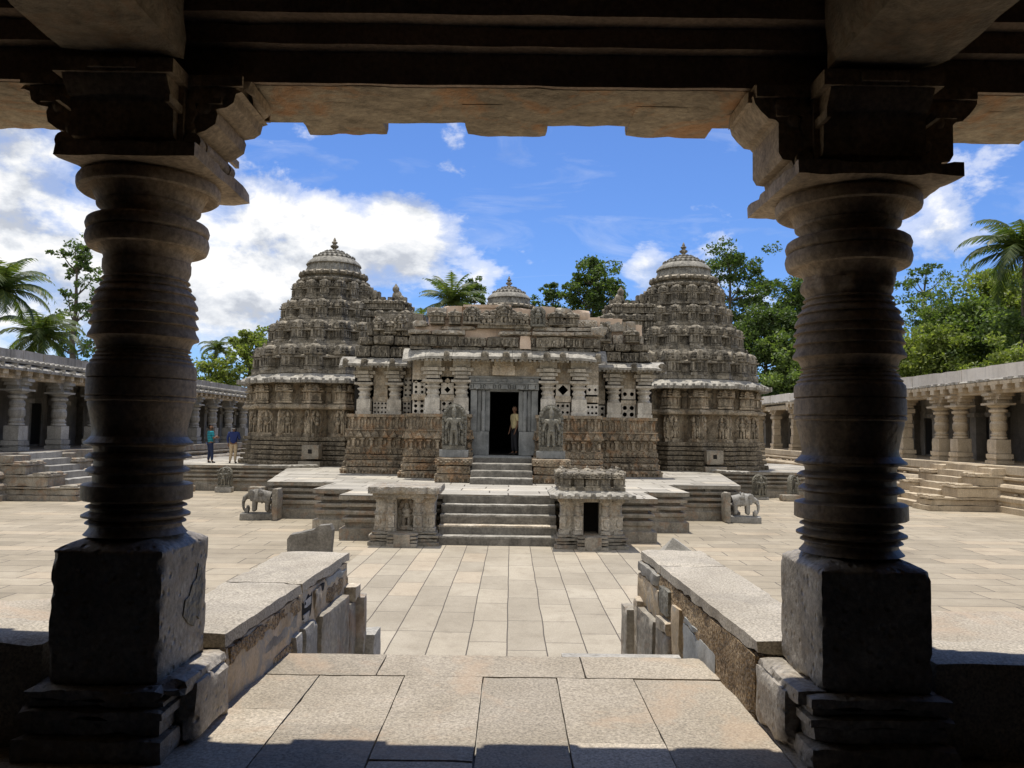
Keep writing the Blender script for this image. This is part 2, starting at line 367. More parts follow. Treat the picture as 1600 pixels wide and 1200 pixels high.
# ------------------------------------------------------------------ ground sheets
FL = 1.30     # entrance hall floor above the court
mb = MB(); mb.add([(-1500,-1500,-.3),(1500,-1500,-.3),(1500,2500,-.3),(-1500,2500,-.3)],[(0,1,2,3)])
tag(mb.build('ground', M['earth']), kind='structure')
mb = MB(); mb.add([(-19.2,5.2,0),(19.2,5.2,0),(19.2,76,0),(-19.2,76,0)],[(0,1,2,3)])
tag(mb.build('courtyard_ground', M['court']), kind='structure')
mb = MB(); mb.add([(-3.3,5.3,.004),(3.05,5.3,.004),(3.05,19.05,.004),(-3.3,19.05,.004)],[(0,1,2,3)])
tag(mb.build('path', M['pathm']), kind='structure')

# hall floor of big granite slabs, each slab with its own edges
mb = MB()
def slabs(x0,x1,ys):
    for a,b in zip(ys,ys[1:]):
        j = random.uniform(-.004,.003)
        mb.rbox(x0+.0025,x1-.0025,a+.0025,b-.0025,FL-.12,FL+j,step=.09,amt=.002,chip=.004,fr=7)
for x0,x1 in [(-1.46,-.78),(-.78,.46),(.46,1.28)]: slabs(x0,x1,[4.74,5.18])
for x0,x1,ys in [(-2.6,-1.11,[1.9,2.6,3.3,4.17,4.74]),(-1.11,-.61,[1.9,2.3,3.1,3.96,4.74]),(-.61,-.145,[1.9,2.5,3.55,4.74]),(-.145,.287,[1.9,3.2,4.74]),
                 (.287,.74,[1.9,2.6,3.77,4.74]),(.74,1.27,[1.9,2.3,3.45,4.74]),(1.27,2.4,[1.9,2.7,3.5,4.1])]: slabs(x0,x1,ys)
tag(mb.build('floor', M['granite'], smooth=40), kind='structure')
mb = MB(); mb.box(-8,8,-5,5.17,-.2,FL-.035)
mb.box(.35,1.12,5.185,5.27,FL-.2,FL-.004)
for k in range(5): mb.box(-1.42,1.22,5.17,5.55+.36*k,-.2,FL-.035-.21*(k+1)+.003*k)
tag(mb.build('stone_floor', M['grey']), kind='structure')
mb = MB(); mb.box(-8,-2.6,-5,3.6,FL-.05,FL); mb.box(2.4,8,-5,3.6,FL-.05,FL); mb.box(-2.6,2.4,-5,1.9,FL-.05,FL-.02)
tag(mb.build('hall_floor', M['dark']), kind='structure')  # darkened floor behind the slabs, keeps bounce off the pillar fronts

# ------------------------------------------------------------------ parapets flanking the entrance steps
def parapet(sx, label, matw):
    inner = (lambda y: -1.455+.03*(y-4.1)) if sx < 0 else (lambda y: 1.275-.03*(y-4.1))
    yf = 6.86 if sx < 0 else 7.25
    outer = -1.95 if sx < 0 else 1.74
    t_ = thing('stair_parapet', label, 'parapet', (-1.7 if sx < 0 else 1.5, 5.4, 0))
    a, b = (outer+.02, -1.465) if sx < 0 else (1.275, outer-.02)
    mb = MB(); mb.rbox(a,b,4.16,yf-.05,0,1.612,step=.09,amt=.014,chip=.02,fr=4)
    mb.v = [(x+(.03*(y-4.1))*(-sx) if abs(x) < 1.62 else x, y, z) for x,y,z in mb.v]
    mb.build('wall', matw, t_, smooth=35)
    ycut = 5.48 if sx < 0 else 6.4
    for y0,y1 in ((4.12,ycut),(ycut,yf)):
        mb = MB(); mb.rbox(min(outer,inner(4.1)),max(outer,inner(4.1)),y0+.004,y1-.004,1.612,1.69,step=.07,amt=.005,chip=.012,fr=6)
        mb.v = [(x+(.03*(y-4.1))*(-sx) if abs(x) < 1.6 else x, y, z) for x,y,z in mb.v]
        mb.build('coping_slab', M['cap'], t_, smooth=35)
    def blk(m,*a,rz=0,nm='wall_stone',**k):
        mb = MB(); cx,cy = (a[0]+a[1])/2,(a[2]+a[3])/2
        mb.rbox(*a,**k)
        r_ = Matrix.Translation((cx,cy,0)) @ Matrix.Rotation(rz,4,'Z') @ Matrix.Translation((-cx,-cy,0))
        mb.v = [tuple(r_ @ Vector(p)) for p in mb.v]
        mb.v = [(x+.03*(y-4.1)*(-sx)+(.018*sx if a[4] == 0 else 0),y,z) for x,y,z in mb.v]
        mb.build(nm, m, t_, smooth=40)
    kk = dict(step=.05,amt=.01,chip=.018,fr=6)
    if sx < 0:     # lower course of upright slabs, a dressed panel and a broken gap above them
        blk(M['plat'],-1.50,-1.375,5.83,6.62,0,1.385,rz=R(-1.5),**kk); blk(M['plat'],-1.5,-1.36,6.60,6.83,0,1.30,**kk)
        blk(M['grey'],-1.5,-1.40,5.46,5.79,0,1.385,rz=R(2),**kk); blk(M['grey'],-1.5,-1.41,5.29,5.43,0,1.37,**kk)
        blk(M['pale'],-1.49,-1.35,6.68,6.84,1.3,1.43,**kk); blk(M['plat'],-1.44,-1.3,6.80,7.02,0,1.32,rz=R(8),**kk); blk(M['grey'],-1.4,-1.22,6.92,7.2,0,.98,**kk)
        blk(M['rubble'],-1.5,-1.455,6.12,6.82,1.385,1.52,**kk); blk(M['door'],-1.5,-1.457,6.12,6.8,1.525,1.6,**kk)
        blk(M['pale'],-1.5,-1.445,5.76,5.98,1.36,1.585,rz=R(3),**kk); blk(M['black'],-1.5,-1.462,5.5,5.75,1.38,1.58,**kk); blk(M['black'],-1.5,-1.462,5.985,6.11,1.38,1.58,**kk)  # the black blocks are painted shade filling the broken gaps
        blk(M['grey'],-1.5,-1.45,5.52,5.66,1.4,1.47,**kk); blk(M['grey'],-1.5,-1.452,5.53,5.7,1.5,1.56,**kk)
        blk(M['rubble'],-1.5,-1.455,4.2,5.45,1.5,1.6,**kk); blk(M['grey'],-1.5,-1.458,4.75,5.4,1.4,1.5,**kk); blk(M['rubble'],-1.5,-1.456,4.9,5.5,1.25,1.34,**kk)
    else:
        blk(M['plat'],1.18,1.32,6.35,6.92,0,1.255,rz=R(1.5),**kk); blk(M['plat'],1.2,1.33,5.92,6.3,0,1.24,**kk); blk(M['pale'],1.17,1.3,6.9,7.12,0,1.3,**kk); blk(M['plat'],1.1,1.3,7.02,7.3,0,1.2,**kk); blk(M['plat'],1.12,1.3,7.2,7.42,0,.95,**kk)
        blk(M['ochre'],1.247,1.32,6.33,7.2,1.25,1.5,**kk); blk(M['grey'],1.243,1.32,6.4,7.2,1.5,1.605,**kk)
        blk(M['statue'],1.24,1.32,5.98,6.28,1.36,1.56,**kk); blk(M['pale'],1.21,1.32,5.93,6.25,1.24,1.34,**kk); blk(M['ochre'],1.25,1.32,5.68,5.92,1.1,1.5,**kk)
        blk(M['door'],1.266,1.32,4.85,5.64,1.1,1.42,**kk); blk(M['door'],1.267,1.32,5.2,5.64,1.42,1.47,**kk)
    return t_
parapet(-1,'granite topped wall flanking the entrance steps, faced with flaking ochre plaster',M['ochre'])
parapet(1,'granite topped wall flanking the entrance steps, showing rough brown mortar',M['rubble'])

# gallery ledge and low seat walls either side of the hall opening
for sx,x0,x1,lab in ((-1,-7.5,-1.97,'flaked block'),(1,1.76,7.5,'chipped neck')):
    mb = MB(); mb.rbox(x0,x1,4.1,5.02,0,1.665,step=.16,amt=.008,chip=.02)
    tag(mb.build('gallery_ledge', M['granite'], smooth=35, origin=((x0+x1)/2,4.5,0)),
        'sunlit granite ledge outside the hall beyond the pillar with the %s'%lab,'ledge')
    a,b = (-7.5,-2.1) if sx < 0 else (1.93,7.5)
    mb = MB(); zt = 1.775 if sx < 0 else 1.735
    mb.rbox(a,b,3.62,4.07,FL-.02,zt,step=.09,amt=.012,chip=.03,fr=4)
    tag(mb.build('low_wall', M['cap'], smooth=40, origin=((a+b)/2,3.85,FL)),
        'dark low seat wall in shade beside the pillar with the %s'%lab,'wall')

# ------------------------------------------------------------------ the two big lathe turned pillars
PROF = [(284,103),(285,109),(288,108.5),(290,112.5),(293,114),(301,114),(306,112.5),(308.5,109),(307.5,105),(303,99),(301,94),(312,87.5),(325,81),(326,83),(330,82),(332,78.5),(341,70.5),(346,69.5),
        (349,92),(352,96),(359,98.5),(365,97),(368,93),(371,97),(379,99),(387,97.5),(392,95),(394,91),(392.5,86),(391,80),(398,74),(405,69.5),
        (411,69),(412,70.5),(424,70.5),(428,69),(433,67),(437,65),(438.5,69),(440.5,70.5),(442,65.5),(446.5,66),(448,72),(450.5,72.8),(452,69),(457,75),(461,79.5),(463,80),(464,75.5),(470,80),(476,84),(480,84.5),(481,79),(487,82),(491.5,86),(493.5,86.5),(495,80.5),(503,83),(508.5,86.5),(510.5,87),(512,81),(519,83),(526,87.5),(530.5,88),(533,80.5),(537,77),(542,75.5),(546,73),(548,77),(549,71.5),(552,71.5),(554,76.5),(556,74),(560,79),(562,76.5),(567,83),(569,81),(574,86),(580,86.7),(592,86.7),(593,84),(595,86.7),(619,87),(621,84.6),(623,87),(627,87),(629,83),(634,83.5),(646,80),(660,77),(674,74.5),(682,76),(688,82),(691,86.5),(694,87),(696,82),(697,73.5),(702,71),(706,70.5),(708,78),(712,83.5),(715,84),(716,75.5),(719,70.5),(727,70.5),(729,76),(733,81.5),(736,82.5),(738,78),(740,71.5),(752,71),(754,84),(756,88),(778,88.5),(780,85),(781,72.5),(785,71.5),(788,79),(790,80.5),(792,72.5),(796,72.5),(799,80),(802,86),(805,86),(807,77),(809,72.5),(813,79),(815,80),(817,72.5),(822,73),(828,78),(832,82)]
def arm_profile(sg, L, blocky=False):
    if blocky: return [(sg*u*L/.58,v) for u,v in [(0,0),(.34,0),(.37,.015),(.385,.045),(.43,.05),(.45,.08),(.45,.22),(.465,.235),(.50,.24),(.54,.275),(.57,.31),(.58,.345),(.565,.37),(.57,.40),(0,.40)]]
    pts = [(0,0),(.27,0),(.31,.02),(.34,.06),(.335,.1),(.38,.115),(.43,.15),(.44,.2),(.43,.225),(.485,.235),(.52,.26),(.53,.305),(.56,.315),(L,.33),(L,.40),(0,.40)]
    return [(sg*u*L/.58,v) for u,v in pts]
PG = 'pillars framing the entrance opening'
def near_pillar(cx, cy, dz, label, slim, seed):
    random.seed(seed)
    t_ = thing('stone_pillar', label, 'pillar', (cx,cy,FL), PG)
    zt = 4.40
    blk_top = pz(225,833,cy)+dz
    # plinth of stacked mouldings
    mb = MB()
    mb.rbox(cx-.34,cx+.32,cy-.37,cy+.36,FL-.01,FL+.1,step=.06,amt=.006,chip=.02)
    mb.rbox(cx-.31,cx+.29,cy-.32,cy+.33,FL+.1,FL+.17,step=.06,amt=.005,chip=.01)
    mb.rbox(cx-.335,cx+.315,cy-.35,cy+.35,FL+.17,FL+.215,step=.06,amt=.005,chip=.016)
    mb.rbox(cx-.31,cx+.30,cy-.31,cy+.33,FL+.215,FL+.245,step=.06,amt=.004,chip=.01)
    mb.rbox(cx-.33,cx+.31,cy-.34,cy+.36,FL+.245,FL+.30,step=.05,amt=.008,chip=.025)
    pl = mb.build('plinth', M['pillar_block'], t_, smooth=40)
    sx = 1 if cx < 0 else -1
    mb = MB(); x0,x1 = sorted((cx+sx*.28, cx+sx*.385))
    mb.rbox(x0,x1,cy-.16,cy+.28,FL-.01,FL+.285,step=.045,amt=.012,chip=.035)
    x0,x1 = sorted((cx+sx*.22, cx+sx*.365)); mb.rbox(x0,x1,cy-.28,cy+.3,FL+.24,FL+.315,step=.045,amt=.01,chip=.03)
    mb.build('corner_stone', M['pillar_block'], pl, smooth=40)
    # square block
    mb = MB(); w = .25
    mb.rbox(cx-w,cx+w,cy-.27,cy+.27,FL+.30,blk_top+.005,step=.03,amt=.002,chip=.014,fr=8)
    top = blk_top
    vs = []
    for x,y,z in mb.v:           # rounded shoulders
        k = max(0, (z-(top-.07))/.07); m = max(abs(x-cx)/w, abs(y-cy)/.27)
        if k > 0 and m > .5: z -= .05*((m-.5)/.5)**1.5*k
        vs.append((x,y,z))
    mb.v = vs
    mb.build('base_block', M['pillar_block'], t_, smooth=40)
    if cx < 0:
        fp = [(-.14,-.07),(-.06,-.12),(.03,-.15),(.05,-.1),(.11,-.13),(.15,.02),(.12,.12),(.07,.15),(.04,.08),(-.02,.06),(-.06,.01),(-.12,.0)]
        mb = MB(); mb.ext([(cy+.08+u*.8,FL+.62+v) for u,v in fp],'x',cx+w-.02,cx+w+.006); mb.build('flaked_patch', M['rubble'] if False else M['statue'], t_)
    # turned shaft and bowl capital
    pts = []
    for y,h in PROF:
        z = pz(233,y,cy)
        dc = cy*math.cos(PT) + (z-HC)*math.sin(PT)
        pts.append((h/F*dc*slim, z+dz*(1.0 if y > 400 else .9)))
    pts = pts[::-1]
    cut = [i for i,p in enumerate(PROF[::-1]) if p[0] < 348][0]
    neck = lambda k: .03 if (cx > 0 and k < len(PROF) and 398 < PROF[::-1][k][0] < 432) else .0018
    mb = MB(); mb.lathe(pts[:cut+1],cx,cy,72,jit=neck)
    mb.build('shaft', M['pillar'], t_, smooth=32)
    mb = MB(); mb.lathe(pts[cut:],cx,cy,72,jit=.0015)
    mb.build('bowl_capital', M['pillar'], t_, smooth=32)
    zb = pts[-1][1]
    za = zb+.07
    x0,x1 = (cx-.27,cx+.37) if cx < 0 else (cx-.385,cx+.375)
    mb = MB(); mb.rbox(x0,x1,cy-.385,cy+.4,zb-.005,za,step=.05,amt=.004,chip=.015)
    mb.build('abacus', M['pillar'], t_, smooth=40)
    # four armed bracket
    H_ = zt-za
    for nm,ax,sg in (('bracket','y',-1),('bracket','y',1),('bracket','x',-1),('bracket','x',1)):
        mb = MB(); L = .40 if (ax == 'y' and sg < 0) else (.53 if ax == 'x' else .5)
        pr = [(u,v*H_/.40) for u,v in arm_profile(sg,L,cx > 0 or ax == 'y')]
        hw = .235 if ax == 'y' else .2
        if ax == 'y': mb.ext([(cy+u,za+v) for u,v in pr],'x',cx-hw,cx+hw)
        else: mb.ext([(cx+u,za+v) for u,v in pr],'y',cy-.02-hw,cy-.02+hw)
        # carved rolls and pendants on the arm
        if ax == 'x':
            for s_ in (-1,1):
                yy = cy-.02+s_*hw
                mb.box(*sorted((cx+sg*.05,cx+sg*L*.98)),*sorted((yy,yy+s_*.02)),za+H_*.84,zt-.01)
                mb.box(*sorted((cx+sg*.26,cx+sg*L*.8)),*sorted((yy,yy+s_*.015)),za+H_*.62,za+H_*.72)
                mb.ext([(cx+sg*u*L/.58,za+v*H_/.4) for u,v in ((.1,.02),(.24,.015),(.29,.09),(.34,.2),(.33,.25),(.1,.25))],'y',*sorted((yy,yy+s_*.018)))
                for u_,v_ in ((.44,.30),(.37,.23),(.3,.12),(.2,.1)): mb.ell((cx+sg*u_*L/.58,yy,za+v_*H_/.4),(.035,.022,.035),10,6)
            mb.M = Matrix.Translation((cx+sg*.3,cy-.02,za+.045)) @ Matrix.Rotation(PI/2,4,'X')
            mb.lathe([(.03,-hw-.03),(.04,-hw-.03),(.04,-hw+.03),(.034,-hw+.035),(.034,-hw+.06),(.04,-hw+.065),(.04,hw-.06),(.034,hw-.055),(.034,hw-.035),(.04,hw-.03),(.04,hw+.03),(.03,hw+.03)],0,0,14); mb.M = None
            mb.rbox(*sorted((cx+sg*L*.93,cx+sg*L*1.04)),cy-.02-hw*.9,cy-.02+hw*.9,za+H_*.8,zt-.012,step=.05,amt=.008,chip=.02)
        else:
            f = cy+sg*L
            mb.box(cx-hw-.035,cx+hw+.035,*sorted((cy,f*1+sg*.012)),za+H_*.80,zt-.012)
            mb.box(cx-hw*.45,cx+hw*.45,*sorted((cy,f+sg*.03)),za+H_*.835,za+H_*.93)
            for s_ in (-1,1): mb.box(*sorted((cx+s_*hw,cx+s_*(hw+.02))),*sorted((cy+sg*.05,f)),za+H_*.45,za+H_*.55)
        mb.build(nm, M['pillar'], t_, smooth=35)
    mb = MB(); mb.box(cx-.26,cx+.26,cy-.26,cy+.24,za,zt-.003)
    mb.build('bracket_core', M['pillar'], t_)
    return t_
near_pillar(-1.80,3.83,0.0,'big dark turned stone pillar with a flaked patch on its square block',.905,3)
near_pillar(1.65,3.85,-.045,'big dark turned stone pillar with a broken chipped neck under its ring',.935,5)

# ------------------------------------------------------------------ beams, roof and inside walls of the entrance hall
def beam(name,label,build,mat):
    mb = MB(); o = build(mb); ob = mb.build(name, mat, smooth=35, origin=o); tag(ob,label,'beam'); return ob
t_ = thing('lintel_beam','long stained stone beam with notched outer edge spanning the hall opening','beam',(0,3.95,4.4))
mb = MB(); mb.rbox(-7.4,7.4,3.72,4.18,4.40,4.56,step=.1,amt=.005,chip=.008,fr=3); mb.build('soffit', M['soffit'], t_, smooth=35)
for k in range(-7,9):
    c = -.05+.885*k; w = .225+.02*math.sin(k*3); mb = MB()
    mb.rbox(c-w,c+w,3.9,4.335+.012*math.sin(k*5),4.397,4.6,step=.04,amt=.004,chip=.007,fr=6); mb.build('rafter_stub', M['soffit'], t_, smooth=35)
mb = MB()
mb.rbox(-7.4,7.4,3.69,3.722,4.403,4.562,step=.1,amt=.004,chip=.006,fr=3)
mb.rbox(-7.4,7.4,3.62,4.1,4.562,4.665,step=.1,amt=.005,chip=.008,fr=3)
mb.rbox(-7.4,7.4,3.53,4.1,4.665,5.0,step=.1,amt=.005,chip=.008,fr=3); mb.build('fascia', M['fascia'], t_, smooth=35)
def cross(x0,x1):
    def f(mb):
        mb.rbox(x0,x1,-5,3.52,4.405,5.0,step=.12,amt=.012,chip=.05,fr=3); return ((x0+x1)/2,1,4.4)
    return f
beam('cross_beam','mottled ceiling beam resting on the pillar with the flaked block',cross(-2.03,-1.5),M['beam'])
beam('cross_beam','mottled ceiling beam resting on the pillar with the chipped neck',cross(1.41,1.93),M['beam'])
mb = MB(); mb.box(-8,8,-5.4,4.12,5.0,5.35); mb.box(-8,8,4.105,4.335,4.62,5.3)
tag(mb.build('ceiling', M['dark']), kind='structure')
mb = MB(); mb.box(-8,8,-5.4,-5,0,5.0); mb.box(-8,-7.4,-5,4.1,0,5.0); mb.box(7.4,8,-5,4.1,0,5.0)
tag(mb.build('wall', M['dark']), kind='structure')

# ------------------------------------------------------------------ loose stones in the court
mb = MB()
prof = [(-.47,0),(.47,0),(.5,.5),(.45,.63),(.2,.6),(.1,.52),(-.2,.44),(-.42,.4),(-.49,.3)]
mb.ext([(u-4.42,v) for u,v in prof],'y',17.5,17.78)
for i,p in enumerate(mb.v):
    n_ = noise.noise_vector(Vector(p)*4)*.02; mb.v[i] = tuple(Vector(p)+n_)
o = mb.build('broken_slab', M['riser'], origin=(-4.42,17.6,0)); tag(o,'broken upright grey slab standing beyond the ochre plastered step wall','stone')
mb = MB(); c = Vector((3.75,18.2,0))
mb.add([c+Vector(p) for p in [(-.28,-.1,0),(.5,-.2,0),(.45,.3,0),(-.3,.3,0),(-.02,.0,.36),(.1,.15,.3)]],[(0,3,2,1),(0,1,4),(1,2,5,4),(2,3,5),(3,0,4,5)])
o = mb.build('pointed_stone', M['grey'], origin=c); tag(o,'small pointed grey rock lying beyond the brown mortar step wall','stone')
# ------------------------------------------------------------------ temple platform
AX, PZ = -.26, 1.10
def offset_poly(P, d):
    n = len(P); out = []
    for i in range(n):
        p0,p1,p2 = Vector(P[i-1]),Vector(P[i]),Vector(P[(i+1)%n])
        a = (p1-p0).normalized(); b = (p2-p1).normalized()
        na = Vector((a.y,-a.x)); nb = Vector((b.y,-b.x)); m = (na+nb)
        if m.length < 1e-4: m = na
        m.normalize(); k = 1/max(.45, m.dot(na))
        out.append(p1+m*d*k)
    return out
def subdiv(P, step):
    out = []
    n = len(P)
    for i in range(n):
        a,b = Vector(P[i]),Vector(P[(i+1)%n]); k = max(1,int((b-a).length/step))
        out += [a.lerp(b,j/k) for j in range(k)]
    return out
PLAT = [(1.42,20.45),(1.42,19.9),(3.57,19.9),(3.57,22.1),(4.86,22.1),(4.86,25.2),(7.2,25.2),(8.9,34.7),(15.4,34.7),(15.4,44),(8,49),(8,57),
        (-8.5,57),(-8.5,49),(-15.9,44),(-15.9,34.2),(-9.4,34.2),(-7.34,24.3),(-5.25,24.3),(-5.25,21.6),(-4.14,21.6),(-4.14,19.8),(-1.98,19.8),(-1.98,20.45)]
PROFP = [(.1,0),(.1,.27),(-.02,.29),(-.02,.40),(.05,.43),(.06,.5),(.04,.53),(-.1,.55),(-.1,.60),(.05,.62),(.06,.68),(.04,.71),(-.1,.73),(-.1,.79),(.06,.81),(.07,.87),(.04,.9),(-.08,.92),(-.08,.97),(.11,.985),(.12,1.09)]
t_ = thing('temple_platform','wide stepped stone terrace with grooved mouldings under the temple','platform',(AX,30,0))
mb = MB(); SP = PLAT; rings = []
for d,z in PROFP:
    ring = []
    base = offset_poly(PLAT,d)
    pts = []
    for i in range(len(base)):
        a,b = base[i],base[(i+1)%len(base)]; k = max(1,int((Vector(PLAT[i])-Vector(PLAT[(i+1)%len(PLAT)])).length/.4))
        pts += [a.lerp(b,j/k) for j in range(k)]
    for p in pts:
        n_ = noise.noise_vector(Vector((p.x*2.3,p.y*2.3,z*6)))*(.03)
        ring.append((p.x+n_.x,p.y+n_.y,z+n_.z*.5))
    rings.append(ring)
mb.loft(rings,cap=False)
# missing chunks shown as small stones and stepped blocks in the grooves
rr = random.Random(4)
for i in range(len(PLAT)):
    a,b = Vector(PLAT[i]),Vector(PLAT[(i+1)%len(PLAT)])
    if min(a.y,b.y) > 36: continue
    L = (b-a).length; dr = (b-a)/max(L,1e-6); nrm = Vector((dr.y,-dr.x))
    for k in range(int(L/.9)):
        p = a+dr*(rr.random()*L) - nrm*.1; z = rr.choice([.28,.54,.72,.9]); s_ = rr.uniform(.05,.13)
        mb.box(p.x-s_,p.x+s_,p.y-s_,p.y+s_*.6,z,z+.12)
mb.build('moulded_side', M['plat'], t_, smooth=30)
mb = MB(); top = rings[-1]; mb.add([(x,y,PZ) for x,y,z in top],[tuple(range(len(top)))])
mb.build('paving', M['plattop'], t_)
# front stairs
t_ = thing('staircase','flight of five grey stone steps up to the temple terrace','stairs',(AX-.05,19.7,0))
for k in range(5):
    mb = MB(); y0 = 19.0+.33*k
    mb.rbox(-1.74,1.14,y0,20.75-.002*k,.22*k-.01*(k>0),.22*(k+1)-(.003 if k == 4 else 0),step=.14,amt=.006,chip=.012)
    st = mb.build('step', M['eave'] if k != 1 else M['pale'], t_, smooth=35)
    mb = MB(); mb.rbox(-1.73,1.13,y0-.012,y0+.05,.22*k+.0,.22*(k+1)-.045,step=.14,amt=.004,chip=.008); mb.build('riser', M['riser'], st, smooth=35)  # thin dark facing paints the shade on the step front

# ------------------------------------------------------------------ carved building blocks
def sq(s,rot=0): return [Vector((s*c,s*d,0)) for c,d in ((1,1),(-1,1),(-1,-1),(1,-1))]
def kuta(mb, x,y,z,s,h,rot=0.0,pil=4,nasi=True,fin=True):
    """miniature square shrine used along roofs and walls; s = width"""
    prof = [(.5,0),(.5,.09),(.41,.10),(.41,.135),(.47,.14),(.47,.17),(.38,.18),(.38,.47),(.34,.475),(.34,.505),(.5,.52),(.54,.55),(.55,.585),(.40,.60),(.37,.605),(.37,.64),(.47,.655),(.48,.70),(.36,.72),(.36,.74),(.43,.755),(.41,.81),(.30,.885),(.15,.93)]
    Mo = mb.M; base = Matrix.Translation((x,y,z)) @ Matrix.Rotation(rot,4,'Z')
    mb.M = base if Mo is None else Mo @ base
    mb.loft([[(sx*u*s,sy*u*s,v*h) for sx,sy in ((1,1),(-1,1),(-1,-1),(1,-1))] for u,v in prof])
    if fin:
        mb.lathe([(.09*s,.94*h),(.13*s,.975*h),(.07*s,1.0*h),(.1*s,1.03*h),(.02*s,1.09*h)],n=6)
    for k in range(4):
        a = k*PI/2; Mk = mb.M @ Matrix.Rotation(a,4,'Z'); keep = mb.M; mb.M = Mk
        for i in range(pil):
            u = (-.36+.72*i/(pil-1))*s if pil > 1 else 0
            mb.box(u-.05*s,u+.05*s,.36*s,.47*s,.18*h,.47*h)
            if pil > 3: mb.box(u-.045*s,u+.045*s,.34*s,.455*s,.60*h,.65*h)
        if nasi:
            w = .17*s; pts = [(w*math.cos(q),.68*h+.15*h*math.sin(q)*1.25) for q in [PI*j/6 for j in range(7)]]
            mb.ext([(u,v) for u,v in pts],'y',.3*s,.58*s)
            mb.box(-.2*s,.2*s,.3*s,.6*s,.54*h,.68*h); mb.ell((0,.58*s,.73*h),(.07*s,.05*s,.07*h),6,5)
        mb.M = keep
    mb.M = Mo
def figrow(mb, a, b, z0, z1, nx, ny, kind, pitch, dep, rnd):
    """row of carved motifs along a wall from a to b (2D), normal (nx,ny)"""
    a,b = Vector(a),Vector(b); L = (b-a).length; n = max(1,int(L/pitch)); dr = (b-a)/L; h = z1-z0
    for i in range(n):
        p = a+dr*(L*(i+.5)/n); ang = math.atan2(ny,nx)-PI/2
        keep = mb.M; mb.M = frame(p.x,p.y,z0,ang); w = L/n
        if kind == 'pil':
            mb.box(-.13*w,.13*w,-.01,dep,.1*h,.86*h); mb.box(-.24*w,.24*w,-.01,dep*1.25,0,.12*h); mb.box(-.26*w,.26*w,-.01,dep*1.25,.84*h,h)
            mb.ell((.5*w,0,.48*h),(.17*w,dep*.8,.36*h),6,5)
        elif kind == 'tur':
            mb.box(-.36*w,.36*w,-.01,dep,0,.28*h); mb.box(-.28*w,.28*w,-.01,dep*.8,.28*h,.52*h,t=.04*w); mb.box(-.2*w,.2*w,-.01,dep*.7,.52*h,.8*h,t=.07*w); mb.ell((0,dep*.3,.86*h),(.09*w,dep*.4,.14*h),6,5)
        elif kind == 'fig':
            mb.ell((0,dep*.3,.82*h),(.15*w,dep*.8,.13*h),6,5); mb.ell((rnd.uniform(-.05,.05)*w,dep*.2,.5*h),(.24*w,dep*.85,.24*h),6,5)
            mb.ell((-.14*w,dep*.2,.18*h),(.13*w,dep*.7,.22*h),6,5); mb.ell((.16*w,dep*.2,.18*h),(.13*w,dep*.7,.22*h),6,5)
        elif kind == 'ele':
            mb.ell((0,dep*.2,.6*h),(.36*w,dep,.28*h),7,5); mb.ell((.36*w,dep*.2,.66*h),(.16*w,dep*.9,.22*h),6,5)
            mb.box(.42*w,.5*w,-.01,dep*.5,.1*h,.6*h); mb.box(-.28*w,-.14*w,-.01,dep*.7,0,.5*h); mb.box(.12*w,.26*w,-.01,dep*.7,0,.5*h)
        elif kind == 'scr':
            mb.lathe([(.001,0),(.36*w,0)],n=3) if False else None
            q = rnd.uniform(.3,.42)
            for j in range(6):
                t1 = 2*PI*j/6; mb.ell((q*w*math.cos(t1),dep*.1,(.5+.33*math.sin(t1))*h),(.12*w,dep*.8,.13*h),5,4)
            mb.ell((0,dep*.1,.5*h),(.13*w,dep,.16*h),5,4)
        elif kind == 'den':
            mb.box(-.3*w,.3*w,-.01,dep,.1*h,.9*h)
        mb.M = keep
def figure_relief(mb, w, h, rnd, arch=True):
    """standing carved deity in its niche, local x across, y out, z up"""
    mb.box(-w/2,w/2,0,.16,0,.09*h); mb.box(-w*.42,w*.42,0,.13,.09*h,.13*h)
    if arch:
        for s_ in (-1,1): mb.box(s_*w*.46-.025,s_*w*.46+.025,0,.06,.13*h,.74*h)
        for j in range(9):
            q = PI*j/8; mb.ell((w*.42*math.cos(q),.03,.74*h+.2*h*math.sin(q)),(.085,.05+.03*rnd.random(),.07),6,5)
    sw = rnd.uniform(-.05,.05)*w
    mb.ell((sw,.09,.77*h),(.075,.08,.075),8,6)
    mb.lathe([(.07,.8*h),(.075,.83*h),(.05,.88*h),(.03,.93*h)],sw,.08,7)
    mb.ell((sw*.6,.08,.61*h),(.13,.09,.12*h),8,6); mb.ell((0,.08,.47*h),(.12,.1,.1*h),8,6)
    for s_ in (-1,1):
        mb.ell((s_*.065,.08,.28*h),(.06,.075,.2*h),7,6)
        mb.ell((s_*.17+sw,.07,.55*h),(.04,.05,.13*h),6,5,Matrix.Rotation(s_*rnd.uniform(.2,.7),3,'Y'))
        mb.ell((s_*.2,.06,.68*h),(.035,.05,.1*h),6,5,Matrix.Rotation(-s_*rnd.uniform(.2,.8),3,'Y'))
        if rnd.random() < .7:
            mb.ell((s_*w*.33,.06,.3*h),(.05,.06,.15*h),6,5); mb.ell((s_*w*.33,.07,.47*h),(.04,.05,.045*h),6,5)

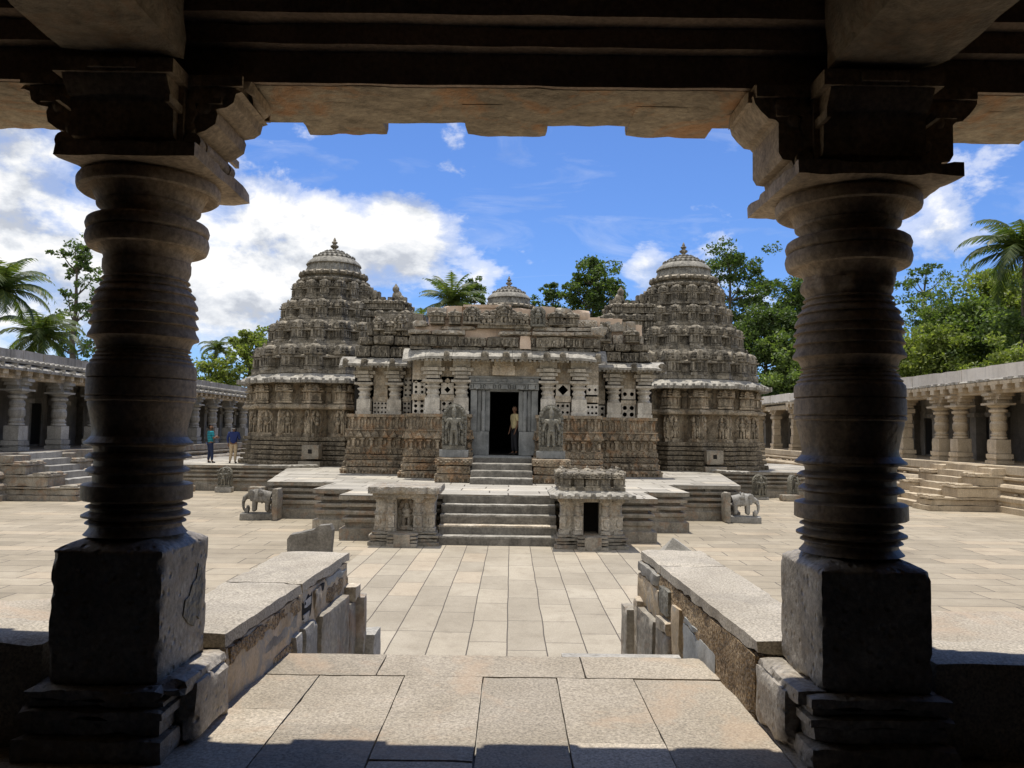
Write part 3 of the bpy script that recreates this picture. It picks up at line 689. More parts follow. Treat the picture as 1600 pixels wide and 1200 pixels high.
# ------------------------------------------------------------------ temple: one thing with its shrines, towers and hall as parts
TEMPLE = thing('temple','ornate carved soapstone temple with stepped towers and a pillared entrance hall','temple',(AX,38,PZ))
NP = 16
def star(Rr, cx, cy, z, k=.86, rot=0.0):
    out = []
    for i in range(NP*2):
        a = rot+PI*i/NP; q = Rr if i % 2 == 0 else Rr*k
        out.append(Vector((cx+q*math.cos(a),cy+q*math.sin(a),z)))
    return out
def star_loft(mb, prof, cx, cy, k=.86): mb.loft([star(r,cx,cy,z,k) for r,z in prof])
def shrine(cx, cy, side, full=True):
    rnd = random.Random(int(cx*10)+50)
    Rw = 3.82 if side <= 0 else 3.6; ks = Rw/3.82
    front = lambda a: math.sin(a) < .35        # faces towards the courtyard entrance
    wall = MB()
    star_loft(wall,[(Rw-.12,2.1),(Rw-.12,5.15)],cx,cy,.74)
    wo_ = wall.build('shrine_wall', M['wall'], TEMPLE)
    if full:
        mb = MB()
        zz = [1.1,1.31,1.36,1.54,1.59,1.75,1.80,1.95,2.0,2.14,2.19,2.35]
        pr = []
        outs = [.3,.22,.2,.16,.16,.12]
        for b_ in range(6):
            z0,z1 = zz[2*b_],zz[2*b_+1]; o_ = outs[b_]
            pr += [(Rw+o_,z0),(Rw+o_,z1),(Rw-.22,z1),(Rw-.22,z1+.05)]
        star_loft(mb,pr[:-1],cx,cy,.86)
        fz = mb
        for b_,(kind,pit,dep) in enumerate([('ele',.3,.05),('ele',.3,.035),('scr',.26,.02),('den',.17,.015),('scr',.24,.02),('fig',.16,.02)]):
            ring = star(Rw+outs[b_],cx,cy,0,.86)
            for i in range(NP*2):
                a,b = ring[i],ring[(i+1)%(NP*2)]; mid = PI*(i+.5)/NP
                if not front(mid): continue
                d = (b-a).normalized(); figrow(fz,a.xy,b.xy,zz[2*b_]+.01,zz[2*b_+1]-.01,d.y,-d.x,kind,pit,dep,rnd)
            pass
        mb.build('base_moulding', M['base'], wo_, recalc=False)
        # figure panels, one per facet
        ring = star(Rw-.11,cx,cy,0,.74)
        for i in range(NP*2):
            mid = PI*(i+.5)/NP
            if not front(mid): continue
            a,b = ring[i],ring[(i+1)%(NP*2)]; d = (b-a).normalized(); nx,ny = d.y,-d.x
            fp = MB(); outer = i % 2 == 0
            p = a.lerp(b,.31 if outer else .69)
            fp.M = frame(p.x,p.y,2.36,math.atan2(ny,nx)-PI/2)
            figure_relief(fp,.58,1.22,rnd)
            fp.build('figure_panel', M['wall'], wo_, smooth=50, recalc=False)
        # ledge above the figures
        mb = MB(); star_loft(mb,[(Rw-.1,3.56),(Rw+.2,3.60),(Rw+.22,3.68),(Rw+.1,3.78),(Rw-.1,3.84)],cx,cy,.83)
        mb.build('ledge', M['wall'], wo_)
        mb = MB()
        for i in range(NP):
            a = 2*PI*i/NP
            if not front(a): continue
            kuta(mb,cx+(Rw-.36)*math.cos(a),cy+(Rw-.36)*math.sin(a),3.84,.62,.95,a+PI/4,3,True,True)
            a2 = a+PI/NP
            mb.M = frame(cx+(Rw*.76)*math.cos(a2),cy+(Rw*.76)*math.sin(a2),3.8,a2)
            mb.lathe([(.16,0),(.16,.5),(.1,.55),(.19,.7),(.19,.76),(.12,.82),(.24,1.0),(.24,1.4)],0,0,8); mb.M = None
        mb.build('wall_turret', M['wall'], wo_, recalc=False)
        # row of brackets under the eave
        # eave
        mb = MB()
        pr = [(Rw-.15,4.82),(Rw+.42,4.70),(Rw+.46,4.72),(Rw+.46,4.84),(Rw+.3,4.93),(Rw-.02,5.08),(Rw-.2,5.16)]
        star_loft(mb,pr,cx,cy,.90)
        rg = star(Rw+.47,cx,cy,0,.90)
        for i in range(NP*2):
            if not front(PI*(i+.5)/NP): continue
            a,b = rg[i],rg[(i+1)%(NP*2)]; d = (b-a).normalized()
            for q in ((.1,.45,.9) if i % 3 else (.2,.75)):
                p = a.lerp(b,q); mb.M = frame(p.x,p.y,4.86,math.atan2(-d.x,d.y)-PI/2); mb.box(-.05,.05,-.06,.05,-.14,.06); mb.M = None
        eo = mb.build('eave', M['eave'], wo_, smooth=25)
        # drain spout box on its block
        sx = -side*.55+.0
        mb = MB(); px = cx + (-.0 if side < 0 else 1.0); py = cy-Rw-.32
        px = -8.55 if side < 0 else 8.75
        mb.rbox(px-.36,px+.36,py-.25,py+.5,1.42,2.02,step=.12,amt=.006,chip=.02); mb.box(px-.46,px+.46,py-.4,py+.2,1.095,1.33)
        sp = mb.build('drain_spout', M['plat'], TEMPLE, smooth=40)
        mb = MB(); mb.box(px-.09,px+.07,py-.262,py-.1,1.66,1.84); mb.build('spout_hole', M['black'], sp)  # solid black box painted as the shaded hole
    # tower
    tiers = [(3.62*ks,5.16,1.40),(2.98*ks,6.56,1.16),(2.44*ks,7.72,1.02),(1.96,8.74,.98)]
    core = MB(); pr = []
    for r,z,h in tiers: pr += [(r-.42,z),(r-.42,z+h*.82),(r-.5,z+h)]
    core.loft([star(r,cx,cy,z,.93) for r,z in pr])
    tw = core.build('tower', M['tower'], TEMPLE)
    for r,z,h in tiers:
        mb = MB()
        star_loft(mb,[(r-.1,z),(r+.06,z+.02),(r+.06,z+h*.12),(r-.1,z+h*.15)],cx,cy,.88)
        star_loft(mb,[(r-.3,z+h*.5),(r-.02,z+h*.52),(r-.02,z+h*.58),(r-.3,z+h*.64)],cx,cy,.9)
        s_ = 2*PI*r/NP*.56
        for i in range(NP):
            a = 2*PI*i/NP; q = r-s_*.62
            kuta(mb,cx+q*math.cos(a),cy+q*math.sin(a),z+h*.12,s_,h*.90,a+(PI/4 if i % 2 else 0)+rnd.uniform(-.03,.03),4,True,True)
            a2 = a+PI/NP; q = r*.85-s_*.3
            kuta(mb,cx+q*math.cos(a2),cy+q*math.sin(a2),z+h*.12,s_*.55,h*.74,a2,3,True,True)
        mb.build('tower_tier', M['tower'], tw, recalc=False)
    # neck frieze, dome, finial
    mb = MB()
    mb.lathe([(1.35,9.4),(1.5,9.62),(1.66,9.68),(1.70,9.78),(1.52,9.84),(1.40,9.9),(1.40,9.98),(1.56,10.02),(1.62,10.12),(1.52,10.2),(1.3,10.24)],cx,cy,32)
    for i in range(26):
        a = 2*PI*i/26; mb.ell((cx+1.58*math.cos(a),cy+1.58*math.sin(a),10.1),(.09,.09,.13),6,5); mb.ell((cx+1.68*math.cos(a+.1),cy+1.68*math.sin(a+.1),9.74),(.09,.09,.09),6,5)
    mb.build('neck_frieze', M['tower'], tw, smooth=30)
    mb = MB()
    mb.lathe([(1.34,10.18),(1.38,10.24),(1.33,10.36),(1.27,10.5),(1.25,10.6)],cx,cy,96,flute=32,fd=.05)
    mb.lathe([(1.25,10.58),(1.33,10.62),(1.31,10.68),(1.2,10.8),(1.04,10.93),(.95,10.97)],cx,cy,48,flute=24,fd=.02)
    mb.lathe([(.95,10.93),(1.0,10.98),(.94,11.04),(.72,11.14),(.66,11.15),(.68,11.19),(.46,11.29),(.42,11.29),(.43,11.33),(.22,11.42)],cx,cy,32)
    for k_,(rr_,zz_) in enumerate([(.96,11.03),(.68,11.19),(.43,11.33)]):
        n_ = 26-6*k_
        for i in range(n_):
            a = 2*PI*i/n_; mb.ell((cx+rr_*math.cos(a),cy+rr_*math.sin(a),zz_),(.07,.07,.06),5,4)
    mb.build('dome', M['dome'], tw, smooth=35)
    mb = MB(); mb.lathe([(.26,11.36),(.24,11.42),(.1,11.46),(.09,11.5),(.19,11.57),(.2,11.63),(.09,11.7),(.08,11.73),(.14,11.78),(.14,11.83),(.06,11.87),(.075,11.92),(.04,12.0),(.01,12.06)],cx,cy,20)
    mb.build('finial', M['tower'], tw, smooth=30)
    # stepped projection from the tower over the vestibule
    if full:
        s_ = -side
        mb = MB(); x0 = cx+s_*1.2
        for (L,hw,z0,z1) in ((4.9,1.75,5.2,6.4),(4.3,1.55,6.4,7.4),(3.95,1.35,7.4,8.25),(3.6,1.15,8.25,8.75)):
            xa,xb = sorted((x0,cx+s_*L)); mb.box(xa,xb,cy-hw,cy+hw,z0,z1-.12); mb.box(xa-.08,xb+.08,cy-hw-.1,cy+hw+.1,z1-.14,z1-.03); mb.box(xa-.05,xb+.05,cy-hw-.08,cy+hw+.08,z0+.02,z0+.15)
            n_ = 4
            for i in range(n_):
                u = cx+s_*(1.9+(L-2.1)*i/(n_-1)); kuta(mb,u,cy-hw-.02,z0+.1,.52,(z1-z0)*1.02,0,4,True,True)
            for v in (-.5,.5): kuta(mb,cx+s_*L,cy+v*hw,z0+.1,.5,(z1-z0)*1.02,0,4,True,True)
        for i in range(6):
            u = cx+s_*(1.9+1.7*i/5); mb.box(u-.11,u+.11,cy-1.0,cy-.7,8.7,9.0)
        mb.build('tower_projection', M['tower'], tw, recalc=False)
        mb = MB(); u = cx+s_*3.2
        mb.box(u-.3,u+.3,cy-.9,cy-.2,8.7,8.85); mb.ell((u,cy-.6,9.1),(.24,.22,.3),8,6); mb.ell((u-s_*.05,cy-.7,9.42),(.17,.17,.18),8,6); mb.ell((u+s_*.2,cy-.6,8.98),(.16,.2,.18),8,6); mb.lathe([(.14,9.5),(.06,9.62),(.01,9.7)],u-s_*.05,cy-.7,8)
        mb.build('crest_figure', M['tower'], tw, smooth=40, recalc=False); mb = MB()
        mb.box(u-s_*1.0-.24,u-s_*1.0+.24,cy-1.0,cy-.6,8.7,9.25); mb.ell((u-s_*1.0,cy-1.0,9.1),(.14,.1,.24),7,6)
        mb.build('crest_figure', M['tower'], tw, smooth=40, recalc=False)
shrine(AX-8.5,38,-1)
shrine(AX+8.55,38,1)
shrine(AX+.0,47,0,False)

# ---------------- entrance hall of the temple
rnd = random.Random(21)
BANDS = [  # z0,z1,outset,motif,pitch,depth
 (1.10,1.34,.26,'ele',.34,.07),(1.36,1.60,.17,'ele',.34,.05),(1.62,1.80,.14,'scr',.28,.045),(1.82,2.02,.12,'fig',.19,.05),
 (2.05,2.42,.02,'pil',.3,.1),(2.44,2.70,.10,'tur',.3,.1),(2.74,3.20,.02,'pil',.22,.05)]
def parapet_wall(x0,x1,yf,yb):
    mb = MB(); fz = mb
    for z0,z1,o_,kind,pit,dep in BANDS:
        mb.rbox(x0-o_,x1+o_,yf-o_,yb,z0,z1,step=.3,amt=.008,chip=.014)
        figrow(fz,(x0-o_,yf-o_),(x1+o_,yf-o_),z0+.015,z1-.015,0,-1,kind,pit,dep,rnd)
        for xs,sx in ((x0-o_,-1),(x1+o_,1)): figrow(fz,(xs,yf-o_),(xs,yb),z0+.015,z1-.015,sx,0,kind,pit,dep,rnd)
    for z0,z1,o_ in ((2.42,2.45,.12),(2.70,2.75,.14),(3.19,3.30,.12),(2.02,2.06,.1)): mb.box(x0-o_,x1+o_,yf-o_,yb-.004,z0,z1)
    w = mb.build('parapet_wall', M['frieze'], TEMPLE, smooth=40)
parapet_wall(AX-3.3,AX-1.22,27.2,28.6); parapet_wall(AX+1.2,AX+3.25,27.2,28.6)
parapet_wall(AX-5.75,AX-3.42,29.4,38); parapet_wall(AX+3.4,AX+5.6,29.6,38)
# pedestal blocks either side of the doorway steps
for x0,x1 in ((AX-2.08,AX-1.02),(AX+.98,AX+2.1)):
    mb = MB()
    for z0,z1,o_ in ((1.1,1.36,.06),(1.38,1.62,.0),(1.64,1.86,.05)):
        mb.rbox(x0-o_,x1+o_,24.9-o_,27.3,z0,z1,step=.16,amt=.008,chip=.02)
        figrow(mb,(x0-o_,24.9-o_),(x1+o_,24.9-o_),z0+.02,z1-.02,0,-1,'ele' if z0 < 1.3 else 'scr',.3,.05,rnd)
    mb.build('pedestal', M['frieze'], TEMPLE, smooth=40)
for k in range(4):
    mb = MB(); mb.rbox(AX-1.0,AX+.94,24.2+.46*k+(.3 if k == 3 else 0),27.55,1.1+.2*k-.01,1.1+.2*(k+1)-.001,step=.2,amt=.004,chip=.012)
    st = mb.build('doorstep', M['eave'] if k < 3 else M['door'], TEMPLE, smooth=40); yy = 24.2+.46*k+(.3 if k == 3 else 0)
    mb = MB(); mb.rbox(AX-.99,AX+.93,yy-.012,yy+.05,1.1+.2*k,1.1+.2*(k+1)-.045,step=.2,amt=.004,chip=.008); mb.build('riser', M['riser'], st, smooth=35)  # dark facing again, doorstep front shade as colour
# pillars of the hall: turned shafts on the parapet
def hall_pillar(x,y,wide=1.0):
    mb = MB(); c = lambda a,z0,z1,t=0: mb.box(x-a*wide,x+a*wide,y-a*wide,y+a*wide,z0,z1,t)
    c(.28,3.3,3.42); c(.24,3.42,3.46); c(.255,3.46,3.86); 
    mb.lathe([(r*wide,z) for r,z in [(.235,3.86),(.25,3.9),(.21,3.94),(.2,4.0),(.235,4.03),(.235,4.08),(.2,4.11),(.19,4.16),(.23,4.2),(.28,4.24),(.28,4.28),(.2,4.31),(.22,4.36),(.3,4.41)]],x,y,20)
    c(.34,4.41,4.49); c(.2,4.49,4.54); 
    for d,z0,z1 in ((.25,4.54,4.64),(.33,4.67,4.77),(.42,4.8,4.92)): mb.box(x-d,x+d,y-.25,y+.25,z0,z1,.015); mb.box(x-.2,x+.2,y-d-.03,y+d,z0,z1-.004,.015)
    mb.box(x-.2,x+.2,y-.2,y+.2,4.5,4.95); mb.box(x-.3,x+.3,y-.3,y+.3,4.94,5.2)
    mb.build('hall_pillar', M['pale2'], TEMPLE, smooth=30)
for rx in (-2.5,-1.5,1.52,2.6): hall_pillar(AX+rx,27.5)
for rx in (-5.3,-4.15,4.1,5.25): hall_pillar(AX+rx,29.75)
# lattice windows with real openings
def lattice(x0,x1,y,z0,z1,nx,nz_,hole=.33,shape=4,mat='pale'):
    mb = MB(); cw = (x1-x0)/nx; ch = (z1-z0)/nz_; th = .1
    for i in range(nx):
        for k in range(nz_):
            cx,cz = x0+(i+.5)*cw, z0+(k+.5)*ch; q = hole*min(cw,ch)
            o8 = [(cx+cw/2*a,cz+ch/2*b) for a,b in ((1,0),(1,1),(0,1),(-1,1),(-1,0),(-1,-1),(0,-1),(1,-1))]
            h8 = []
            for j in range(8):
                a = PI*j/4; rad = q if (shape == 8 or j % 2 == 0) else q*.7071
                h8.append((cx+rad*math.cos(a),cz+rad*math.sin(a)))
            vs = [(u,y,v) for u,v in o8]+[(u,y,v) for u,v in h8]+[(u,y+th,v) for u,v in h8]
            fs = []
            for j in range(8):
                l = (j+1)%8; fs += [(j,l,8+l,8+j),(8+j,8+l,16+l,16+j)]
            mb.add(vs,fs)
    mb.build('lattice_window', M['pale2'], TEMPLE, recalc=False)
    return
WIN = MB()
def bay(x0,x1,y,kinds,framez=None):
    z = 3.3
    for z0,z1,nx,k_,hole,shape in kinds:
        lattice(x0,x1,y,z0,z1,nx,k_,hole,shape)
# porch bays: (between pillars) left: -3.1..-2.8, -2.25..-1.75 ; right mirrored
bay(AX-3.22,AX-2.78,27.62,[(3.3,3.85,2,3,.34,8),(3.98,4.5,2,3,.3,8)])
bay(AX-2.22,AX-1.78,27.55,[(3.3,3.78,2,2,.36,4),(4.0,4.62,1,2,.36,4)])
bay(AX+1.8,AX+2.3,27.55,[(3.3,3.76,3,2,.3,8),(3.98,4.42,1,1,.42,4)])
bay(AX+2.88,AX+3.3,27.62,[(3.3,3.72,3,2,.32,8),(4.05,4.4,2,1,.3,4)])
bay(AX-4.98,AX-4.45,29.8,[(3.3,3.8,4,3,.3,8)]); bay(AX-3.85,AX-3.0,29.8,[(3.3,3.8,6,3,.32,8),(3.95,4.7,5,4,.26,8)])
bay(AX+4.42,AX+4.95,29.85,[(3.3,3.8,2,2,.34,8),(4.0,4.4,2,1,.3,8)]); bay(AX+3.2,AX+3.8,29.85,[(3.3,3.75,3,2,.3,8)])
# solid masonry between and above the lattices
mb = MB()
for x0,x1,y in ((AX-3.25,AX-2.75,27.6),(AX-2.25,AX-1.75,27.53),(AX+1.77,AX+2.33,27.53),(AX+2.85,AX+3.3,27.6)):
    mb = MB(); mb.rbox(x0,x1,y+.0,y+.3,4.63,5.2,step=.2,amt=.006,chip=.01); mb.box(x0,x1,y+.02,y+.25,4.4,4.64); mb.build('bay_wall', M['pale'], TEMPLE, smooth=40); mb = MB(); mb.box(x0,x1,y-.06,y+.2,3.78,3.98); mb.build('bay_sill', M['pale'], TEMPLE)
for x0,x1,y in ((AX-5.0,AX-4.43,29.8),(AX-3.87,AX-3.0,29.8),(AX+3.2,AX+3.8,29.85),(AX+4.4,AX+4.97,29.85)):
    mb = MB(); mb.box(x0,x1,y-.05,y+.2,3.8,3.96); mb.build('bay_sill', M['pale'], TEMPLE); mb = MB(); mb.box(x0,x1,y+.01,y+.3,4.7,5.2)
    if x0 < AX-4 or x0 > AX+3: mb.rbox(x0,x1,y+.01,y+.3,4.38,4.72,step=.2,amt=.006,chip=.01)
    mb.build('bay_wall', M['pale'], TEMPLE, smooth=40)
mb = MB(); mb.rbox(AX-4.98,AX-4.45,29.78,30.1,3.96,4.4,step=.2,amt=.006,chip=.01); mb.build('bay_wall', M['pale'], TEMPLE, smooth=40); mb = MB(); mb.rbox(AX+3.2,AX+3.8,29.8,30.1,3.94,4.4,step=.2,amt=.006,chip=.01); mb.build('bay_wall', M['pale'], TEMPLE, smooth=40); mb = MB()
# beam above the door
mb.rbox(AX-1.3,AX+1.3,27.35,27.9,4.62,5.2,step=.25,amt=.006,chip=.01)
mb.box(AX-.42,AX+.36,27.1,27.4,4.66,4.98); mb.box(AX-.36,AX+.3,27.0,27.3,4.98,5.2)
hm = mb.build('door_beam', M['pale'], TEMPLE, smooth=40)
# shade put into the colour inside: near-black back and side walls, floor and roof of the hall
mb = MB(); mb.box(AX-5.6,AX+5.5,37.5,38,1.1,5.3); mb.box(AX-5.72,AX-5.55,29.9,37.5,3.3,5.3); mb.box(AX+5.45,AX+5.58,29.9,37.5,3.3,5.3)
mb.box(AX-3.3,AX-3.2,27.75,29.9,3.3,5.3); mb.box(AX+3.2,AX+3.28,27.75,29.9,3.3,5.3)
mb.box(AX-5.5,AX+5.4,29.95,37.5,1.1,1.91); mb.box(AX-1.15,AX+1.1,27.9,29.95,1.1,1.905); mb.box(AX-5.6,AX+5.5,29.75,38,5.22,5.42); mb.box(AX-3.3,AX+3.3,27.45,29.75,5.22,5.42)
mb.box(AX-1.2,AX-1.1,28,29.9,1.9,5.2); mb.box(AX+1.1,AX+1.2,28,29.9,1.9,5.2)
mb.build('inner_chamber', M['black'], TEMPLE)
# door frame
fr = MB()
for s_ in (-1,1):
    for k,(a,b,y) in enumerate(((.5,.66,27.52),(.66,.80,27.46),(.80,.94,27.50),(.94,1.18,27.42))):
        x0,x1 = sorted((AX+s_*a,AX+s_*b)); fr.rbox(x0+.004,x1-.004,y,27.95,2.72,4.16,step=.2,amt=.003,chip=.012)
    x0,x1 = sorted((AX+s_*.52,AX+s_*1.2)); fr.rbox(x0,x1,27.38,27.96,1.9,2.72,step=.15,amt=.005,chip=.015)
    x0,x1 = sorted((AX+s_*.55,AX+s_*.72)); fr.lathe([(.07,2.72),(.08,3.4),(.06,3.45),(.07,4.1)],AX+s_*.72,27.46,10)
fr.box(AX-.5,AX+.5,27.5,27.96,4.12,4.3)
df = fr.build('door_frame', M['door'], TEMPLE, smooth=35)
mb = MB(); mb.rbox(AX-1.22,AX+1.2,27.36,27.9,4.17,4.62,step=.2,amt=.004,chip=.01)
for u in (-.95,-.55,0,.55,.95):
    mb.ell((AX+u,27.34,4.5),(.09,.05,.07),7,5); mb.box(AX+u-.2,AX+u+.2,27.30,27.4,4.38,4.43); mb.box(AX+u-.12,AX+u+.12,27.28,27.4,4.2,4.36,.02)
figrow(mb,(AX-1.2,27.34),(AX+1.2,27.34),4.18,4.36,0,-1,'pil',.17,.05,rnd)
mb.box(AX-1.3,AX+1.3,27.3,27.4,4.58,4.635)
mb.build('door_lintel', M['door'], df, smooth=40)
# sloping eaves
def eave(name,x0,x1,ye,zb,yb,zt,curve=True):
    mb = MB(); orn = mb; orns = []; xx = x0
    while xx < x1-.01:
        w = min(rnd.uniform(.55,1.15),x1-xx); w = x1-xx if x1-xx-w < .3 else w; dz = rnd.uniform(-.018,.018); dyy = rnd.uniform(-.03,.03); rings = []
        for i in range(5):
            x = xx+.006+(w-.012)*i/4; u = (x-x0)/(x1-x0); e = max(0,1-min(u,1-u)*6); dy = (.45*e*e if curve else 0)+dyy; dr = -.10*e*e
            w1 = .012*noise.noise((x*2,ye,0))+dz
            rings.append([(x,ye+dy,zb+w1+dr),(x,ye+dy,zb+.085+w1+dr),(x,ye+(yb-ye)*.3+dy*.7,zb+.11+(zt-zb-.11)*.42+dz+dr*.6),(x,ye+(yb-ye)*.65+dy*.3,zb+.11+(zt-zb-.11)*.8+dz+dr*.2),(x,yb,zt+dz*.3),(x,yb,zt-.2),(x,ye+(yb-ye)*.4+dy*.6,zb-.02+(zt-zb-.13)*.4)])
        mb.loft(rings); xx += w
    L = x1-x0; k = int(L/.62)
    for i in range(k):
        x = x0+L*(i+.5+rnd.uniform(-.25,.25))/k; u = (x-x0)/L; e = max(0,1-min(u,1-u)*6); dy = .45*e*e if curve else 0
        if rnd.random() < .55:
            q = rnd.uniform(.1,.15); o1 = MB(); o1.box(x-q,x+q,ye+dy-.03,ye+dy+.3,zb-.04,zb+.2,.02); o1.ell((x,ye+dy,zb+.17),(q*.9,.06,.1),8,6); orns.append(o1)
    for i in range(int(L/.16)):
        x = x0+.1+(L-.2)*i/int(L/.16); u = (x-x0)/L; e = max(0,1-min(u,1-u)*6); dy = .45*e*e if curve else 0
        orn.box(x-.05,x+.03,ye+dy+.06,ye+dy+.16,zb-.07,zb+.02)
    eo = mb.build(name, M['eave'], TEMPLE, smooth=30); [o1.build('eave_ornament', M['tower'], eo, smooth=30, recalc=False) for o1 in orns]
eave('eave',AX-3.5,AX+3.5,26.3,5.14,27.3,5.56)
eave('eave',AX-6.15,AX-3.1,28.55,5.06,29.6,5.46); eave('eave',AX+3.1,AX+6.0,28.75,5.04,29.8,5.42)
# broken roof parapet: stacked carved blocks with mortar patches
def courses(mb,x0,x1,y,z0,z1,depth,wmin,wmax,carve,rg,jit=.07,skip=0.0):
    x = x0; run = [MB()]
    mt = M['shrine'] if (z0 > 6.0 and abs(x0-AX) < 3.4 and x1 > AX+2) else M['tower']
    def fin():
        if run[0].v: run[0].build('parapet_course', mt, TEMPLE, smooth=40, recalc=False)
        run[0] = MB()
    while x < x1-.05:
        mb = run[0]
        w = min(rg.uniform(wmin,wmax),x1-x)
        if rg.random() > skip:
            yy = y+rg.uniform(-jit,jit); zz1 = z1+rg.uniform(-.03,.02)
            mb.rbox(x+.006,x+w-.006,yy,yy+depth,z0,zz1,step=.16,amt=.018,chip=.03,fr=4)
            if carve: figrow(mb,(x+.03,yy),(x+w-.03,yy),z0+.03,zz1-.03,0,-1,rg.choice(carve),rg.uniform(.15,.26),.06,rg)
        else: fin()
        x += w
    fin()
rg = random.Random(8)
mb = MB()
courses(mb,AX-3.3,AX+3.3,27.0,5.5,5.62,1.2,.6,1.4,None,rg)
courses(mb,AX-3.3,AX+3.3,26.95,5.62,5.98,1.2,.35,1.0,['pil','fig','den'],rg)
courses(mb,AX-3.35,AX+3.4,26.85,6.02,6.16,1.2,.7,1.5,['den'],rg,skip=.28)
courses(mb,AX-3.2,AX+3.3,26.95,6.2,6.34,1.2,.6,1.3,None,rg,skip=.4)
courses(mb,AX-2.9,AX+3.2,27.05,6.36,6.62,1.2,.5,1.1,['fig','scr'],rg,skip=.42)
courses(mb,AX-5.6,AX-3.3,29.2,5.42,5.85,1.2,.35,.8,['pil','fig'],rg); courses(mb,AX-5.5,AX-3.2,29.1,5.88,6.2,1.2,.5,1.0,['den','fig'],rg)
courses(mb,AX-5.2,AX-3.1,29.2,6.22,6.75,1.2,.4,.8,['tur','fig'],rg,.1); courses(mb,AX-4.9,AX-3.0,29.35,6.75,7.1,1.2,.5,1.0,None,rg,.1)
courses(mb,AX+3.3,AX+5.5,29.4,5.4,5.75,1.2,.35,.8,['pil','fig'],rg); courses(mb,AX+3.3,AX+5.4,29.3,5.78,6.05,1.2,.4,.9,['den','fig'],rg)
courses(mb,AX+3.2,AX+5.2,29.45,6.05,6.4,1.2,.4,.9,['tur'],rg,.1,skip=.2); courses(mb,AX+3.0,AX+4.9,29.5,6.55,6.95,1.2,.5,.9,None,rg,.1)
mb = MB(); mb.rbox(AX-3.15,AX+3.2,27.16,28,5.6,6.34,step=.2,amt=.03,chip=.03)
mb.rbox(AX-2.7,AX+2.95,27.3,28.6,6.3,6.95,step=.2,amt=.035,chip=.05,fr=2.5)
for xa,xb,zt_,ya in ((-2.2,-1.5,7.08,27.22),(-1.4,-.3,7.12,27.18),(.15,.9,7.02,27.25),(.95,1.75,7.1,27.2),(2.3,2.95,7.0,27.2)): mb.rbox(AX+xa,AX+xb,ya,28.4,6.6,zt_,step=.16,amt=.03,chip=.04)
mb.rbox(AX-1.5,AX+.2,27.12,28,7.0,7.12,step=.2,amt=.03,chip=.04); mb.rbox(AX+2.2,AX+3.3,27.2,28,6.4,6.75,step=.2,amt=.03,chip=.04)
mb.rbox(AX+3.25,AX+5.2,29.75,30.6,6.05,6.85,step=.2,amt=.04,chip=.05); mb.rbox(AX+.5,AX+.9,26.9,27.6,5.55,6.05,step=.2,amt=.02,chip=.04)
mb.rbox(AX-5.0,AX-3.0,29.7,30.6,6.2,7.05,step=.2,amt=.04,chip=.05); mb.rbox(AX+3.0,AX+4.4,29.5,30.3,6.8,7.05,step=.2,amt=.03,chip=.05)
rp = mb.build('parapet_mortar', M['plaster'], TEMPLE, smooth=45)
for xa,xb,z0_,z1_,ya in ((-2.75,-2.05,6.72,7.0,27.12),(-.35,.2,6.92,7.14,27.1),(1.72,2.3,6.78,7.04,27.12),(2.95,3.5,6.1,6.36,26.85),(-3.2,-2.7,6.3,6.5,26.9)):
    mb = MB(); mb.rbox(AX+xa,AX+xb,ya,ya+.9,z0_,z1_,step=.1,amt=.03,chip=.05,fr=3); mb.build('loose_block', M['shrine'], rp, smooth=45)
def panel(x,w,z0,h,y,arch=True):
    mb = MB()
    pts = [(x-w/2,z0),(x+w/2,z0)]+[(x+w/2*math.cos(q),z0+h*.6+h*.4*math.sin(q)) for q in [PI*j/10 for j in range(11)]]
    mb.ext(pts,'y',y,y+.25)
    mb.M = frame(x,y,z0,PI); mb.M = mb.M
    figure_relief(mb,min(w,.62),h*.95,rg,False); mb.M = None
    for j in range(9):
        q = PI*j/8; mb.ell((x+w*.44*math.cos(q),y,z0+h*.58+h*.36*math.sin(q)),(.06,.06,.06),6,5)
    mb.build('carved_panel', M['tower'], rp, smooth=50, recalc=False)
panel(AX-1.15,.62,6.4,.62,26.98); panel(AX-.05,.7,6.36,.72,26.95)
for u,hh in ((-.62,.5),(-.42,.5),(.32,.5),(.52,.46),(.72,.4),(-.8,.4)): panel(AX+u-.03,.22,6.38,hh,27.0)
mb = MB(); mb.box(AX-.95,AX+.9,26.9,27.3,6.27,6.38); mb.build('panel_sill', M['tower'], rp)
panel(AX+3.55,.75,6.1,.72,29.0); panel(AX-3.9,.5,6.4,.6,29.05); panel(AX-4.7,.4,6.4,.5,29.05)
for x,y,z,s_ in ((AX-2.35,27.0,6.4,.5),(AX-1.75,27.0,6.4,.4),(AX+1.75,27.0,6.4,.5),(AX+2.3,27.05,6.4,.45),(AX+4.7,29.2,6.1,.5),(AX-4.3,29.2,6.3,.5)): mb = MB(); kuta(mb,x,y+.1,z,s_,.5,0,4); mb.build('carved_turret', M['tower'], rp, recalc=False)
mb = MB(); pts = [(AX+1.12-.26,6.33),(AX+1.12+.26,6.33)]+[(AX+1.12+.26*math.cos(q),6.75+.3*math.sin(q)) for q in [PI*j/10 for j in range(11)]]
mb.ext(pts,'y',26.9,27.2); mb.M = frame(AX+1.12,26.9,6.33,PI); figure_relief(mb,.44,.66,rg,True); mb.M = None
mb.build('black_relief', M['statue'], rp, smooth=50, recalc=False)
